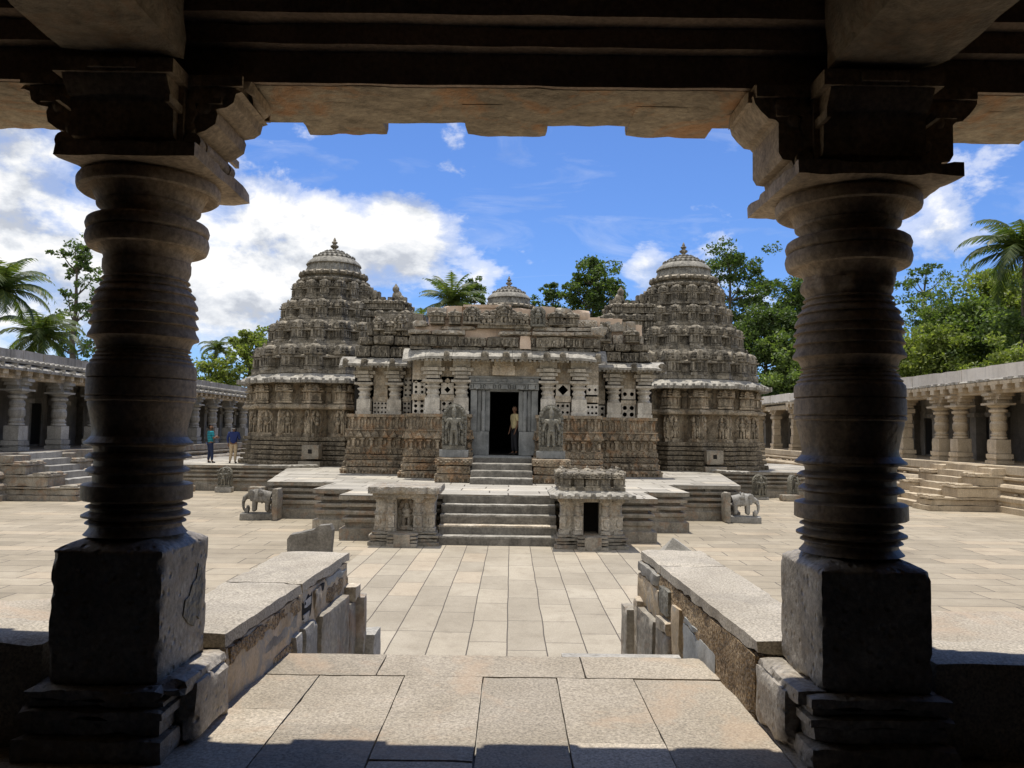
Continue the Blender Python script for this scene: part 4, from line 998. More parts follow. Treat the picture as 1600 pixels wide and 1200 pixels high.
# ------------------------------------------------------------------ the two little shrines at the foot of the stairs
def little_shrine(cx, y0, w, label, roof):
    t_ = thing('small_shrine', label, 'shrine', (cx,y0+.6,0), 'little shrines at the foot of the terrace stairs')
    x0,x1 = cx-w/2,cx+w/2; d = 1.35
    rg = random.Random(int(cx*7)+3)
    mb = MB()
    for z0,z1,o in ((0,.09,.1),(.1,.17,.05),(.18,.25,.09),(.26,.32,.03)):
        mb.rbox(x0-o,x1+o,y0-o,y0+d+o,z0,z1,step=.09,amt=.006,chip=.02)
        mb.rbox(cx-.36,cx+.36,y0-.24-o,y0,z0,z1-.004,step=.09,amt=.006,chip=.015)
    mb.rbox(cx-.2,cx+.2,y0-.36,y0-.2,.0,.315,step=.08,amt=.006,chip=.02)
    mb.build('base', M['plat'], t_, smooth=40)
    mb = MB(); op = .19 if roof else .2; zt = 1.2
    yw = y0+.13; mb.box(x0+.1,cx-op,yw,y0+d,.32,zt); mb.box(cx+op,x1-.1,yw,y0+d,.32,zt); mb.box(cx-op,cx+op,y0+(.42 if not roof else .85),y0+d-.01,.32,zt-.004)
    mb.box(cx-op-.001,cx+op+.001,y0+.12,y0+.5,1.08,zt-.002)
    wl = mb.build('wall', M['shrine'], t_)
    for px in (x0+.13,cx-op-.13,cx+op+.13,x1-.13):
        p = MB(); front = abs(px-cx) < w*.36; yy = y0-.02 if front else y0+.1
        p.rbox(px-.12,px+.12,yy,yy+.24,.32,.42,step=.07,amt=.004,chip=.012); p.rbox(px-.1,px+.1,yy+.02,yy+.22,.42,.72,step=.07,amt=.004,chip=.012)
        p.box(px-.115,px+.115,yy+.01,yy+.24,.72,.76); p.lathe([(.095,.76),(.1,.8),(.08,.84),(.09,.98),(.075,1.0),(.11,1.05),(.12,1.08)],px,yy+.12,12)
        p.box(px-.14,px+.14,yy-.01,yy+.25,1.08,1.14); p.box(px-.15,px+.15,yy-.03,yy+.25,1.14,1.215)
        p.ell((px,yy+.01,.58),(.06,.03,.1),8,6)
        p.build('corner_pillar', M['shrine'], t_, smooth=35)
    if not roof:
        mb = MB(); mb.M = frame(cx+.02,y0+.42,.34,PI); figure_relief(mb,.3,.72,rg,True); kuta(mb,0,-.02,.5,.2,.3,0,3); mb.M = None
        mb.build('niche_figure', M['shrine'], t_, smooth=45, recalc=False)
        mb = MB(); mb.rbox(x0-.1,x1+.1,y0-.22,y0+d+.1,1.225,1.4,step=.07,amt=.012,chip=.035)
        mb.box(x0+.02,x1-.02,y0-.06,y0+.3,1.13,1.23)
        mb.build('roof_slab', M['shrine'], t_, smooth=40)
    else:
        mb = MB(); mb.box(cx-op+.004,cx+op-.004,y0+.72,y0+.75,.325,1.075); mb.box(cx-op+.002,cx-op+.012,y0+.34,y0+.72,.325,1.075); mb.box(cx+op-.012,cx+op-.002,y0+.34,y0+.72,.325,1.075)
        mb.build('dark_niche', M['black'], t_)  # black lining paints the shade inside the niche
        mb = MB()
        ring = [(x0-.05,x1+.05,y0-.12,y0+d+.05,1.215),(x0-.2,x1+.2,y0-.3,y0+d+.2,1.19),(x0-.21,x1+.21,y0-.31,y0+d+.2,1.25),(x0-.02,x1+.02,y0-.08,y0+d,1.36)]
        mb.loft([[(b,e,z),(a,e,z),(a,c,z),(b,c,z)] for a,b,c,e,z in ring])
        for i in range(11):
            x = x0-.17+(w+.34)*i/10; mb.box(x-.05,x+.05,y0-.33,y0-.1,1.2,1.28,.01)
            if i%2: mb.ell((x,y0-.3,1.28),(.06,.05,.06),6,5)
        mb.build('eave', M['eave'], t_, smooth=30)
        mb = MB()
        mb.box(x0,x1,y0-.06,y0+d,1.34,1.44); mb.box(x0+.16,x1-.16,y0+.18,y0+d-.16,1.44,1.7)
        for i in range(8): mb.box(x0+.02+i*(w-.04)/8+.02,x0+.02+(i+1)*(w-.04)/8-.02,y0-.08,y0,1.36,1.43)
        n_ = 5
        for i in range(n_):
            x = x0+.16+(w-.32)*i/(n_-1); kuta(mb,x,y0+.09,1.44,.24 if i != 2 else .33,.36+.05*rg.random(),0,3)
            kuta(mb,x,y0+d-.1,1.44,.27,.42,0,4)
        for s_ in (x0+.08,x1-.08):
            for q in (.4,.75,1.05): kuta(mb,s_,y0+q,1.44,.26,.42,0,4)
        mb.rbox(cx-.12,cx+.3,y0-.0,y0+.3,1.44,1.78,step=.07,amt=.012,chip=.03); mb.rbox(x0+.25,x1-.2,y0+.25,y0+d-.2,1.66,1.78,step=.14,amt=.015,chip=.03)
        mb.build('roof_turret', M['tower'], t_, recalc=False)
    return t_
little_shrine(-2.52,18.85,1.5,'small carved shrine with a flat slab roof and a carved niche figure',False)
little_shrine(1.93,18.72,1.56,'small carved shrine with a turreted roof and an open dark doorway',True)

# ------------------------------------------------------------------ skinned figures (bodies of people, statues and elephants)
def skin(name, verts, edges, rad, mat, parent=None, lvl=2, loc=None):
    me = bpy.data.meshes.new(name); me.from_pydata(verts, edges, [])
    o = bpy.data.objects.new(name, me); COL.objects.link(o)
    m = o.modifiers.new('skin','SKIN'); m.use_smooth_shade = True
    lay = me.skin_vertices[0].data
    for i,r in enumerate(rad):
        lay[i].radius = (r,r) if isinstance(r,(int,float)) else r
        lay[i].use_root = (i == 0)
    s = o.modifiers.new('subdivision','SUBSURF'); s.levels = lvl; s.render_levels = lvl
    me.materials.append(mat)
    if parent is not None: o.parent = parent
    return o
class SK:
    def __init__(s): s.v=[]; s.e=[]; s.r=[]
    def p(s, co_, r, prev=None):
        s.v.append(tuple(co_)); s.r.append(r); i = len(s.v)-1
        if prev is not None: s.e.append((prev,i))
        return i
    def chain(s, prev, pts):
        for c,r in pts: prev = s.p(c,r,prev)
        return prev
M['skin'] = plain('brown_skin', (.2,.105,.06), .6, .1, 30)
M['hair'] = plain('black_hair', (.012,.01,.009), .5)
M['shoe'] = plain('dark_shoe_leather', (.03,.025,.022), .5)
M['denim'] = plain('dark_blue_denim', (.018,.028,.07), .8)
M['khaki'] = plain('khaki_cotton', (.5,.39,.25), .8)
M['navy'] = plain('navy_cotton', (.02,.035,.13), .8)
M['yellow'] = plain('pale_yellow_cotton', (.6,.5,.27), .8)
M['charcoal'] = plain('charcoal_cotton', (.03,.03,.034), .8)
def stripes():
    m,t,b = newmat('teal_striped_cotton'); P,g = position(t); sp = nd(t,'ShaderNodeSeparateXYZ'); t.links.new(P,sp.inputs[0])
    w = math_(t,'SINE',math_(t,'MULTIPLY',sp.outputs[2],2*PI/.075))
    t.links.new(ramp(t,w,[(.5,(.02,.30,.36)),(.62,(.012,.03,.06))]).outputs[0],b.inputs['Base Color']); b.inputs['Roughness'].default_value = .8; return m
M['stripe'] = stripes()
def person(label, loc, rz, shirt, pants, pose, long_sleeve=False, h=1.7, beard=False):
    """standing adult; local +y is the way the person faces"""
    t_ = thing('person', label, 'person', loc); t_.rotation_euler = (0,0,rz); k = h/1.7
    V = lambda x,y,z: Vector((x*k,y*k,z*k))
    hip,chest,neck = V(0,0,.92),V(0,.01,1.28),V(0,0,1.44)
    arms = pose['arms']; legs = pose['legs']; yaw = pose.get('head',0)
    hx = Matrix.Rotation(yaw,3,'Z'); H_ = lambda x,y,z: V(0,0.01,1.585)+hx @ V(x,y,z)
    b = SK()
    i0 = b.p(hip,(.13*k,.09*k)); i1 = b.p(V(0,0,1.08),(.12*k,.085*k),i0); i2 = b.p(chest,(.145*k,.095*k),i1); i3 = b.p(V(0,0,1.39),(.1*k,.075*k),i2); i4 = b.p(neck+V(0,0,.02),.05*k,i3)
    hd = b.chain(i4,[(H_(0,0,-.075),.062*k),(H_(0,.0,.0),(.078*k,.092*k)),(H_(0,-.005,.07),(.07*k,.082*k)),(H_(0,-.01,.105),.04*k)])
    mid = hd-2
    b.p(H_(0,.105,-.012),.014*k,mid)                       # nose
    for s_ in (-1,1): b.p(H_(s_*.088,-.005,-.005),.014*k,mid)   # ears
    for s_,(sh,el,wr) in zip((-1,1),arms):
        sh,el,wr = V(*sh),V(*el),V(*wr); d = (wr-el).normalized()
        a = b.chain(i2,[(sh,.056*k),(sh.lerp(el,.5),.045*k),(el,.038*k),(el.lerp(wr,.5),.036*k),(wr,.026*k),(wr+d*.045*k,(.036*k,.02*k)),(wr+d*.085*k,(.04*k,.018*k))])
        side = d.cross(Vector((0,1,.3))).normalized(); crl = Vector((0,.35,0))
        for f_ in range(4):                                # fingers
            q = wr+d*.095*k+side*(f_-1.5)*.02*k; L = (.06,.072,.068,.052)[f_]*k
            b.chain(a,[(q,.0095*k),(q+d*L*.55+crl*.012,.0085*k),(q+d*L+crl*.035,.007*k)])
        q = wr+d*.04*k-side*.035*k; b.chain(a-1,[(q,.011*k),(q+d*.035*k-side*.012*k+crl*.02,.009*k)])
    for s_,(kn,an) in zip((-1,1),legs):
        kn,an = V(*kn),V(*an); hp = V(s_*.09,0,.86)
        b.chain(i0,[(hp,.085*k),(hp.lerp(kn,.55),.072*k),(kn,.053*k),(kn.lerp(an,.35),.052*k),(an,.036*k),(an+V(s_*.015,.06,-.05),(.035*k,.028*k)),(an+V(s_*.03,.15,-.065),(.035*k,.018*k))])
    skin('body',b.v,b.e,b.r,M['skin'],t_)
    # shirt
    c = SK(); j0 = c.p(V(0,0,.86),(.165*k,.125*k)); j1 = c.p(V(0,0,1.02),(.15*k,.115*k),j0); j2 = c.p(chest,(.175*k,.122*k),j1); j3 = c.p(V(0,0,1.40),(.125*k,.085*k),j2); c.p(V(0,0,1.45),.066*k,j3)
    for sh,el,wr in arms:
        sh,el,wr = V(*sh),V(*el),V(*wr)
        if long_sleeve: c.chain(j2,[(sh,.075*k),(sh.lerp(el,.6),.062*k),(el,.055*k),(el.lerp(wr,.8),.045*k)])
        else: c.chain(j2,[(sh,.077*k),(sh.lerp(el,.4),.068*k),(sh.lerp(el,.8),.064*k)])
    skin('shirt',c.v,c.e,c.r,shirt,t_)
    c = SK(); j0 = c.p(V(0,0,.95),(.148*k,.108*k))
    for s_,(kn,an) in zip((-1,1),legs):
        kn,an = V(*kn),V(*an); hp = V(s_*.09,0,.84)
        c.chain(j0,[(hp,.105*k),(hp.lerp(kn,.55),.09*k),(kn,.073*k),(kn.lerp(an,.5),.068*k),(an+V(0,0,.03),.056*k)])
    skin('trousers',c.v,c.e,c.r,pants,t_)
    c = SK(); a0 = c.p(H_(0,-.025,.02),(.085*k,.085*k)); a1 = c.p(H_(0,-.015,.085),(.082*k,.088*k),a0); c.p(H_(0,.0,.125),(.05*k,.06*k),a1); c.p(H_(0,-.05,-.05),(.06*k,.045*k),a0); c.p(H_(0,.065,.1),.035*k,a1)
    skin('hair',c.v,c.e,c.r,M['hair'],t_)
    if beard:
        c = SK(); a0 = c.p(H_(0,.055,-.075),.045*k); c.p(H_(-.06,.02,-.05),.022*k,a0); c.p(H_(.06,.02,-.05),.022*k,a0); skin('beard',c.v,c.e,c.r,M['hair'],t_)
    for s_,(kn,an) in zip((-1,1),legs):
        an = V(*an); c = SK(); a0 = c.p(an+V(s_*.01,-.02,-.035),.046*k); c.chain(a0,[(an+V(s_*.02,.07,-.05),(.047*k,.036*k)),(an+V(s_*.03,.15,-.062),(.043*k,.024*k))])
        skin('shoe',c.v,c.e,c.r,M['shoe'],t_)
    return t_
# teal man: turned partly right, forearms folded in front
person('bearded man in a teal striped polo and dark jeans standing on the terrace',(-13.75,36.1,PZ),R(-48),M['stripe'],M['denim'],
       dict(arms=[((-.2,0,1.37),(-.26,.02,1.1),(-.03,.26,1.13)),((.2,0,1.37),(.26,.04,1.1),(.02,.25,1.17))],legs=[((-.11,.02,.48),(-.14,-.02,.085)),((.12,.04,.48),(.17,.03,.085))],head=R(-25)),h=1.72,beard=True)
person('man seen from behind in a navy shirt and khaki trousers on the terrace',(-12.62,35.9,PZ),R(8),M['navy'],M['khaki'],
       dict(arms=[((-.2,0,1.37),(-.27,-.03,1.1),(-.23,.06,.86)),((.2,0,1.37),(.27,.0,1.1),(.13,.22,1.1))],legs=[((-.1,.04,.48),(-.13,-.02,.085)),((.09,.03,.48),(.08,.05,.085))],head=R(12)),long_sleeve=True,h=1.7)
person('man in a pale yellow t-shirt and dark trousers standing in the temple doorway',(.12,27.95,PZ+.805),R(115),M['yellow'],M['charcoal'],
       dict(arms=[((-.2,0,1.37),(-.25,.0,1.1),(-.24,.08,.86)),((.2,0,1.37),(.25,.0,1.1),(.24,.08,.86))],legs=[((-.1,.02,.48),(-.12,-.02,.085)),((.1,.02,.48),(.12,.0,.085))],head=R(20)),h=1.72)

# ------------------------------------------------------------------ door guardians and small steles
def stele(name,label,x,y,z,w,h,rz,ped,seed,big):
    rg = random.Random(seed); t_ = thing(name,label,'statue',(x,y,z),'guardian statues beside the doorway' if big else 'carved steles against the terrace wall'); t_.rotation_euler = (0,0,rz)
    mb = MB(); mb.rbox(-w*.56,w*.56,-.17,.22,0,ped,step=.08,amt=.006,chip=.02); mb.build('pedestal', M['door'] if big else M['grey'], None, smooth=40).parent = t_
    pts = [(-w*.46,ped),(w*.46,ped),(w*.48,ped+h*.62)]+[(w*.48*math.cos(q),ped+h*.62+h*.38*math.sin(q)**.85) for q in [PI*j/12 for j in range(1,12)]]+[(-w*.48,ped+h*.62)]
    mb = MB(); mb.ext(pts,'y',.0,.16); mb.box(-w*.44,w*.44,-.12,.02,ped,ped+h*.09)
    for j in range(15):
        q = PI*j/14; mb.ell((w*.42*math.cos(q),-.01,ped+h*.6+h*.34*math.sin(q)),(w*.075,.05,h*.035),7,5)
    for s_ in (-1,1):
        for j in range(6): mb.ell((s_*w*.42,-.01,ped+h*(.14+.085*j)),(w*.05,.04,h*.045),6,5)
        mb.ell((s_*w*.3,-.06,ped+h*.22),(w*.07,.06,h*.1),7,6); mb.ell((s_*w*.3,-.07,ped+h*.34),(w*.05,.05,h*.035),7,6)
    bk = mb.build('back_slab', M['statue'], None, smooth=45, recalc=False); bk.parent = t_
    u = lambda a,c,d=-.09: (a*w,(d-.05)*1.25,ped+c*h); q = h*1.12
    b = SK(); i0 = b.p(u(0,.44),(.075*q,.05*q)); i1 = b.p(u(0.01,.53),(.055*q,.045*q),i0); i2 = b.p(u(0,.62),(.085*q,.05*q),i1); i3 = b.p(u(0,.685),.03*q,i2)
    b.chain(i3,[(u(0,.73,-.1),.048*q),(u(0,.78),(.05*q,.045*q)),(u(0,.84),.04*q),(u(0,.9),.022*q)])
    for s_ in (-1,1):
        b.chain(i0,[(u(s_*.09,.38),.043*q),(u(s_*.1,.25),.034*q),(u(s_*.1,.13),.028*q),(u(s_*.13,.1,-.15),.025*q)])
        a = b.chain(i2,[(u(s_*.2,.63),.032*q),(u(s_*.28,.5),.026*q),(u(s_*.3,.42,-.12),.022*q)])
        b.chain(i2,[(u(s_*.22,.66),.028*q),(u(s_*.33,.6),.024*q),(u(s_*.34,.72),.026*q)])
    skin('figure',b.v,b.e,b.r,M['statue'],t_)
    def piece(nm,f):
        mb = MB(); f(mb); g = mb.build(nm, M['statue'], None, smooth=45); g.parent = t_
    piece('belt',lambda mb: mb.lathe([(w*.13,ped+h*.41),(w*.15,ped+h*.42),(w*.13,ped+h*.45)],0,-.16,12))
    piece('crown',lambda mb: mb.lathe([(w*.085,ped+h*.80),(w*.095,ped+h*.825),(w*.075,ped+h*.86),(w*.05,ped+h*.9),(w*.02,ped+h*.95)],0,-.17,10))
    for s_ in (-1,1):
        piece('garland',lambda mb: [mb.ell((s_*w*.2,-.13,ped+h*(.22+.075*j)),(w*.035,.04,h*.05),6,5) for j in range(4)])
        piece('emblem',lambda mb: mb.ell(u(s_*.36,.8),(.06*w,.05,.05*h),7,6))
    mb = MB(); mb.box(.33*w,.37*w,-.1,-.0,ped+.1*h,ped+.5*h); mb.ell((.35*w,-.06,ped+.52*h),(.04,.04,.05),7,5); g = mb.build('staff', M['statue'], None, smooth=45); g.parent = t_
    return t_
stele('guardian_statue','dark carved guardian deity standing left of the temple doorway',AX-1.6,25.7,1.865,.84,1.52,0,.24,3,True)
stele('guardian_statue','dark carved guardian deity standing right of the temple doorway',AX+1.55,25.7,1.865,.84,1.52,0,.24,9,True)
stele('carved_stele','small dark carved stele against the terrace wall below the two visitors',-12.05,33.35,0,.62,.85,0,.22,5,False)
o = stele('carved_stele','small carved stele behind the paler elephant against the terrace wall',10.55,33.5,0,.62,.95,0,.1,6,False)
o = stele('carved_stele','narrow angled stele nearest the chipped neck pillar, against the terrace wall',11.95,33.4,0,.5,.95,R(38),.1,7,False)
for x,y,w,lab in ((-10.6,33.3,.7,'low stone block between the dark stele and the darker elephant'),(11.6,32.9,.75,'low stone block at the terrace wall in front of the narrow angled stele'),(-13.6,33.4,.45,'little stone block at the terrace wall beneath the man in teal stripes')):
    mb = MB(); mb.rbox(x-w/2,x+w/2,y-.25,y+.25,0,.26,step=.1,amt=.012,chip=.03); tag(mb.build('stone_block',M['plat'],smooth=40,origin=(x,y,0)),lab,'stone')
# fallen slabs by the spouts
for i,(x,y,L,rz,lab) in enumerate(((-8.9,32.6,1.9,R(28),'grey slab fallen across the terrace edge under the left spout'),(9.15,32.9,1.7,R(-48),'long grey channel slab lying on the terrace under the right spout'),(-9.6,32.2,1.3,R(10),'broken dark slab at the left terrace gap'))):
    mb = MB(); mb.rbox(-L/2,L/2,-.2,.2,0,.13,step=.1,amt=.015,chip=.03); mb.M = None
    r_ = Matrix.Translation((x,y,PZ-.005)) @ Matrix.Rotation(rz,4,'Z') @ Matrix.Rotation(R(2),4,'X'); mb.v = [tuple(r_ @ Vector(p)) for p in mb.v]
    tag(mb.build('fallen_slab',M['eave'],smooth=40,origin=(x,y,PZ)),lab,'stone')

# ------------------------------------------------------------------ stone elephants
def elephant(x,y,rz,label,mat):
    t_ = thing('stone_elephant',label,'statue',(x,y,0),'carved elephants at the terrace corners'); t_.rotation_euler = (0,0,rz); t_.scale = (.86,.92,1.0)
    mb = MB(); mb.rbox(-.52,.62,-.3,.3,0,.2,step=.09,amt=.008,chip=.025); mb.rbox(-.6,.4,-.3,.3,.2,.23,step=.1,amt=.006,chip=.02) if False else None
    o = mb.build('pedestal',mat,None,smooth=40); o.parent = t_
    b = SK(); Z = lambda px,py,pz_: (px,py,pz_+.2)
    i0 = b.p(Z(-.16,0,.5),(.21,.2)); i1 = b.p(Z(.05,0,.52),(.23,.22),i0); i2 = b.p(Z(-.33,0,.45),(.15,.14),i0)
    i3 = b.p(Z(.26,0,.56),(.16,.15),i1); i4 = b.p(Z(.40,0,.57),(.15,.14),i3)
    b.chain(i4,[(Z(.51,0,.45),.085),(Z(.55,.0,.32),.062),(Z(.55,0,.2),.05),(Z(.52,0,.1),.042),(Z(.46,0,.05),.034)])
    b.chain(i2,[(Z(-.43,0,.36),.022),(Z(-.45,0,.2),.018),(Z(-.44,0,.08),.024)])
    for s_ in (-1,1):
        b.chain(i1,[(Z(.16,s_*.12,.34),.092),(Z(.17,s_*.125,.16),.075),(Z(.17,s_*.125,.03),.082)])
        b.chain(i2,[(Z(-.28,s_*.12,.32),.095),(Z(-.25,s_*.125,.17),.072),(Z(-.28,s_*.125,.03),.08)])
        b.chain(i4,[(Z(.5,s_*.08,.38),.025),(Z(.58,s_*.1,.33),.016)])
    bo = skin('body',b.v,b.e,b.r,mat,t_)
    for s_ in (-1,1):
        e = MB(); e.ell((.27,s_*.17,.74),(.12,.03,.16),10,8,Matrix.Rotation(s_*R(-14),3,'X')); e.ell((.24,s_*.185,.64),(.075,.025,.1),8,6)
        q = e.build('ear',mat,None,smooth=60); q.parent = t_
    mb = MB()
    for i in range(9):
        a = 2*PI*i/9; mb.ell((-.08+.02*math.cos(a),.215*math.cos(a),.71+.215*math.sin(a)),(.03,.03,.03),6,5)
    for s_ in (-1,1): mb.ell((-.05,s_*.21,.78),(.1,.03,.06),8,6)
    mb.rbox(.36,.5,-.12,.12,.2,.34,step=.07,amt=.01,chip=.02); mb.ell((.42,-.2,.3),(.07,.06,.12),8,6)
    q = mb.build('harness',mat,None,smooth=50); q.parent = t_
    return t_
el = elephant(-7.5,23.75,R(180+10),'darker grey carved elephant at the terrace corner below the two visitors',M['riser'])
er = elephant(7.25,24.75,R(-8),'paler carved elephant at the terrace corner facing the sunlit gallery',M['gallery'])
mb = MB(); mb.rbox(-.09,.09,-.28,.28,0,.93,step=.1,amt=.01,chip=.03)
for nm,px,py,lab in (('upright_slab',-6.99,23.8,'plain upright slab behind the darker grey stone elephant'),('upright_slab',6.73,24.75,'plain upright slab behind the paler stone elephant')):
    q = MB(); q.v = [(a+px,b+py,c) for a,b,c in mb.v]; q.f = mb.f; tag(q.build(nm,M['plat'],smooth=40,origin=(px,py,0)),lab,'stone')
# ------------------------------------------------------------------ side galleries
GF = 1.68
def gallery(sx, label, stone_, ys_round, ys_sq, eaved):
    X = lambda a: sx*a
    t_ = thing('cloister_gallery',label,'gallery',(X(21),48,0))
    Y0,Y1 = 25.5,74
    def swp(mb,prof,y0=Y0,y1=Y1,step=1.6,jit=.02):
        n = max(1,int((y1-y0)/step)); rings = []
        for i in range(n+1):
            y = y0+(y1-y0)*i/n
            rings.append([(X(u)+jit*noise.noise((u*3,y*.7,v*4)),y,v+jit*.7*noise.noise((v*5,y*.9,u))) for u,v in prof])
        mb.loft(rings)
    # moulded plinth
    mb = MB(); mb_p = [(18.0,0),(18.0,.22),(18.12,.26),(18.12,.36),(18.05,.42),(18.03,.55),(18.08,.62),(18.3,.66),(18.3,.74),(18.14,.8),(18.1,.92),(18.16,1.02),(18.45,1.06),(18.45,1.16),(18.3,1.2),(18.3,1.28),(18.5,1.3),(18.5,1.36),(18.42,1.38),(18.42,GF),(24,GF),(24,0)]
    swp(mb,mb_p,step=.8,jit=.025)
    rg = random.Random(5+sx)
    for i in range(110):
        y = Y0+(Y1-Y0)*rg.random(); u,v = rg.choice([(18.12,.28),(18.2,.64),(18.34,1.04),(18.36,1.2)]); mb.ell((X(u),y,v+.03),(.09,rg.uniform(.08,.25),.06),6,5)
    mb.build('plinth', stone_['plinth'], t_, smooth=35)
    # pillars
    def col(y, round_, x=19.6):
        p = MB(); cx = X(x)
        p.rbox(cx-.37,cx+.37,y-.37,y+.37,GF,GF+.16,step=.2,amt=.008,chip=.02); p.box(cx-.31,cx+.31,y-.31,y+.31,GF+.16,GF+.22); p.rbox(cx-.36,cx+.36,y-.36,y+.36,GF+.22,GF+.42,step=.2,amt=.006,chip=.02)
        base = p.build('pillar', stone_['pillar'], t_, smooth=35); par = base
        p = MB()
        if round_:
            p.rbox(cx-.305,cx+.305,y-.305,y+.305,GF+.42,GF+1.0,step=.2,amt=.005,chip=.015); p.build('base_block', stone_['pillar'], par, smooth=35); p = MB()
            pr = [(.27,1.0),(.3,1.02),(.3,1.07),(.26,1.1),(.26,1.14),(.29,1.16),(.29,1.2),(.25,1.23),(.245,1.3),(.29,1.38),(.31,1.42),(.31,1.62),(.285,1.66),(.26,1.72),(.25,1.74),(.29,1.78),(.27,1.8),(.3,1.84),(.28,1.87),(.3,1.9),(.27,1.95),(.24,1.99),(.24,2.06),(.33,2.09),(.34,2.18),(.25,2.22),(.27,2.26),(.4,2.33),(.41,2.36)]
            p.lathe([(r,GF+z) for r,z in pr],cx,y,24); p.build('shaft', stone_['pillar'], par, smooth=30); p = MB()
            p.rbox(cx-.45,cx+.45,y-.45,y+.45,GF+2.36,GF+2.46,step=.2,amt=.006,chip=.02)
        else:
            p.rbox(cx-.27,cx+.27,y-.27,y+.27,GF+.42,GF+1.0,step=.2,amt=.006,chip=.02); p.rbox(cx-.23,cx+.23,y-.23,y+.23,GF+1.0,GF+1.5,step=.2,amt=.006,chip=.015); p.rbox(cx-.27,cx+.27,y-.27,y+.27,GF+1.5,GF+1.7,step=.2,amt=.006,chip=.015); p.rbox(cx-.23,cx+.23,y-.23,y+.23,GF+1.7,GF+2.2,step=.2,amt=.006,chip=.015)
            p.build('shaft', stone_['pillar'], par, smooth=35); p = MB(); p.rbox(cx-.34,cx+.34,y-.34,y+.34,GF+2.2,GF+2.42,step=.2,amt=.006,chip=.02)
        for d,z0,z1 in ((.34,2.46,2.6),(.48,2.6,2.74),(.6,2.74,2.86)):
            p.box(cx-.26,cx+.26,y-d,y+d,GF+z0,GF+z1,.02); p.box(cx-d*.9,cx+d*.9,y-.24,y+.24,GF+z0+.003,GF+z1-.003,.02)
        p.build('capital', stone_['pillar'], par, smooth=30)
    for y in ys_round: col(y,True)
    for y in ys_sq: col(y,False)
    # beam, rafter ends, eave, parapet
    mb = MB(); swp(mb,[(19.3,4.52),(19.3,4.82),(19.9,4.82),(19.9,4.52)],step=2.2,jit=.03)
    mb.build('beam', stone_['beam'], t_, smooth=35)
    mb = MB(); n = int((Y1-Y0)/.75)
    for i in range(n):
        y = Y0+.3+.75*i
        if not eaved and (40 < y < 43.5 or 47 < y < 52 or 55 < y < 60): continue
        a,b = sorted((X(19.02 if eaved else 18.98),X(19.4))); mb = MB(); mb.rbox(a,b,y-.17,y+.17,4.62,4.86,step=.2,amt=.012,chip=.03)
        if not eaved: mb.box(a+.02,b-.02,y-.3,y+.3,4.83,4.97)
        mb.build('rafter_end', stone_['beam'], t_, smooth=35)
    if eaved:
        mb = MB(); swp(mb,[(18.88,4.80),(18.88,4.90),(19.2,5.06),(19.5,5.12),(19.5,4.98),(19.2,4.92)],step=1.2,jit=.03)
        for i in range(int((Y1-Y0)/.8)):
            y = Y0+.2+.8*i; mb.ell((X(18.92),y,4.9),(.09,.1,.09),7,5); mb.box(*sorted((X(18.9),X(19.3))),y+.3,y+.36,4.88,5.06)
        mb.build('eave', M['eave'], t_, smooth=30)
        mb = MB(); swp(mb,[(19.12,5.1),(19.08,5.2),(19.2,5.25),(19.5,5.3),(19.5,5.1)],step=1.0,jit=.02)
        for i in range(int((Y1-Y0)/.36)):
            y = Y0+.36*i; mb.ell((X(19.17),y,5.22),(.14,.1,.07),6,5)
        mb.build('ribbed_ledge', stone_['ledge'], t_, smooth=35)
    else:
        mb = MB(); swp(mb,[(19.2,4.95),(19.12,5.04),(19.2,5.1),(19.6,5.12),(19.6,4.95)],step=1.0,jit=.04)
        for i in range(int((Y1-Y0)/.3)):
            if rg.random() < .8: y = Y0+.3*i; mb.box(*sorted((X(19.06),X(19.4))),y,y+.18,5.0,5.06+.05*rg.random())
        mb.build('ribbed_ledge', stone_['ledge'], t_, smooth=35)
    mb = MB(); zp = 5.66
    y = Y0
    while y < Y1:
        L = 4.2 if not eaved else 1.4; mb.rbox(*sorted((X(19.38),X(19.75))),y+.004,min(y+L,Y1)-.004,5.1,zp+rg.uniform(-.02,.02),step=.5,amt=.02,chip=.03); y += L
    mb.build('parapet', stone_['parapet'], t_, smooth=40)
    mb = MB(); mb.box(*sorted((X(19.75),X(24.4))),Y0,Y1,4.85,5.3)
    mb.build('roof', stone_['parapet'], t_)
    # inner wall with pilasters, niches and doorways of the cells
    mb = MB(); dks = []; mb.box(*sorted((X(23.4),X(24))),Y0,Y1,GF-.1,4.9); mb.box(*sorted((X(19.7),X(23.4))),Y0,Y0+.3,GF,4.85)
    y = Y0+1
    k = 0
    while y < Y1-1:
        mb.rbox(*sorted((X(23.05),X(23.4))),y-.28,y+.28,GF,4.85,step=.4,amt=.01,chip=.02); mb.box(*sorted((X(22.95),X(23.4))),y-.36,y+.36,GF+2.0,GF+2.2); mb.box(*sorted((X(22.9),X(23.4))),y-.42,y+.42,GF+2.5,GF+2.8)
        mb.box(*sorted((X(22.98),X(23.4))),y-.34,y+.34,GF,GF+.4)
        if k % 2 == 0:
            dk = MB(); dks.append(dk); dk.box(*sorted((X(23.36),X(23.5))),y+.95,y+1.75,GF+.1,GF+2.1); mb.box(*sorted((X(23.3),X(23.42))),y+.8,y+.95,GF,GF+2.3); mb.box(*sorted((X(23.3),X(23.42))),y+1.75,y+1.9,GF,GF+2.3); mb.box(*sorted((X(23.29),X(23.43))),y+.8,y+1.9,GF+2.1,GF+2.35)
        y += 2.7/ (1 if not eaved else 1.0); k += 1
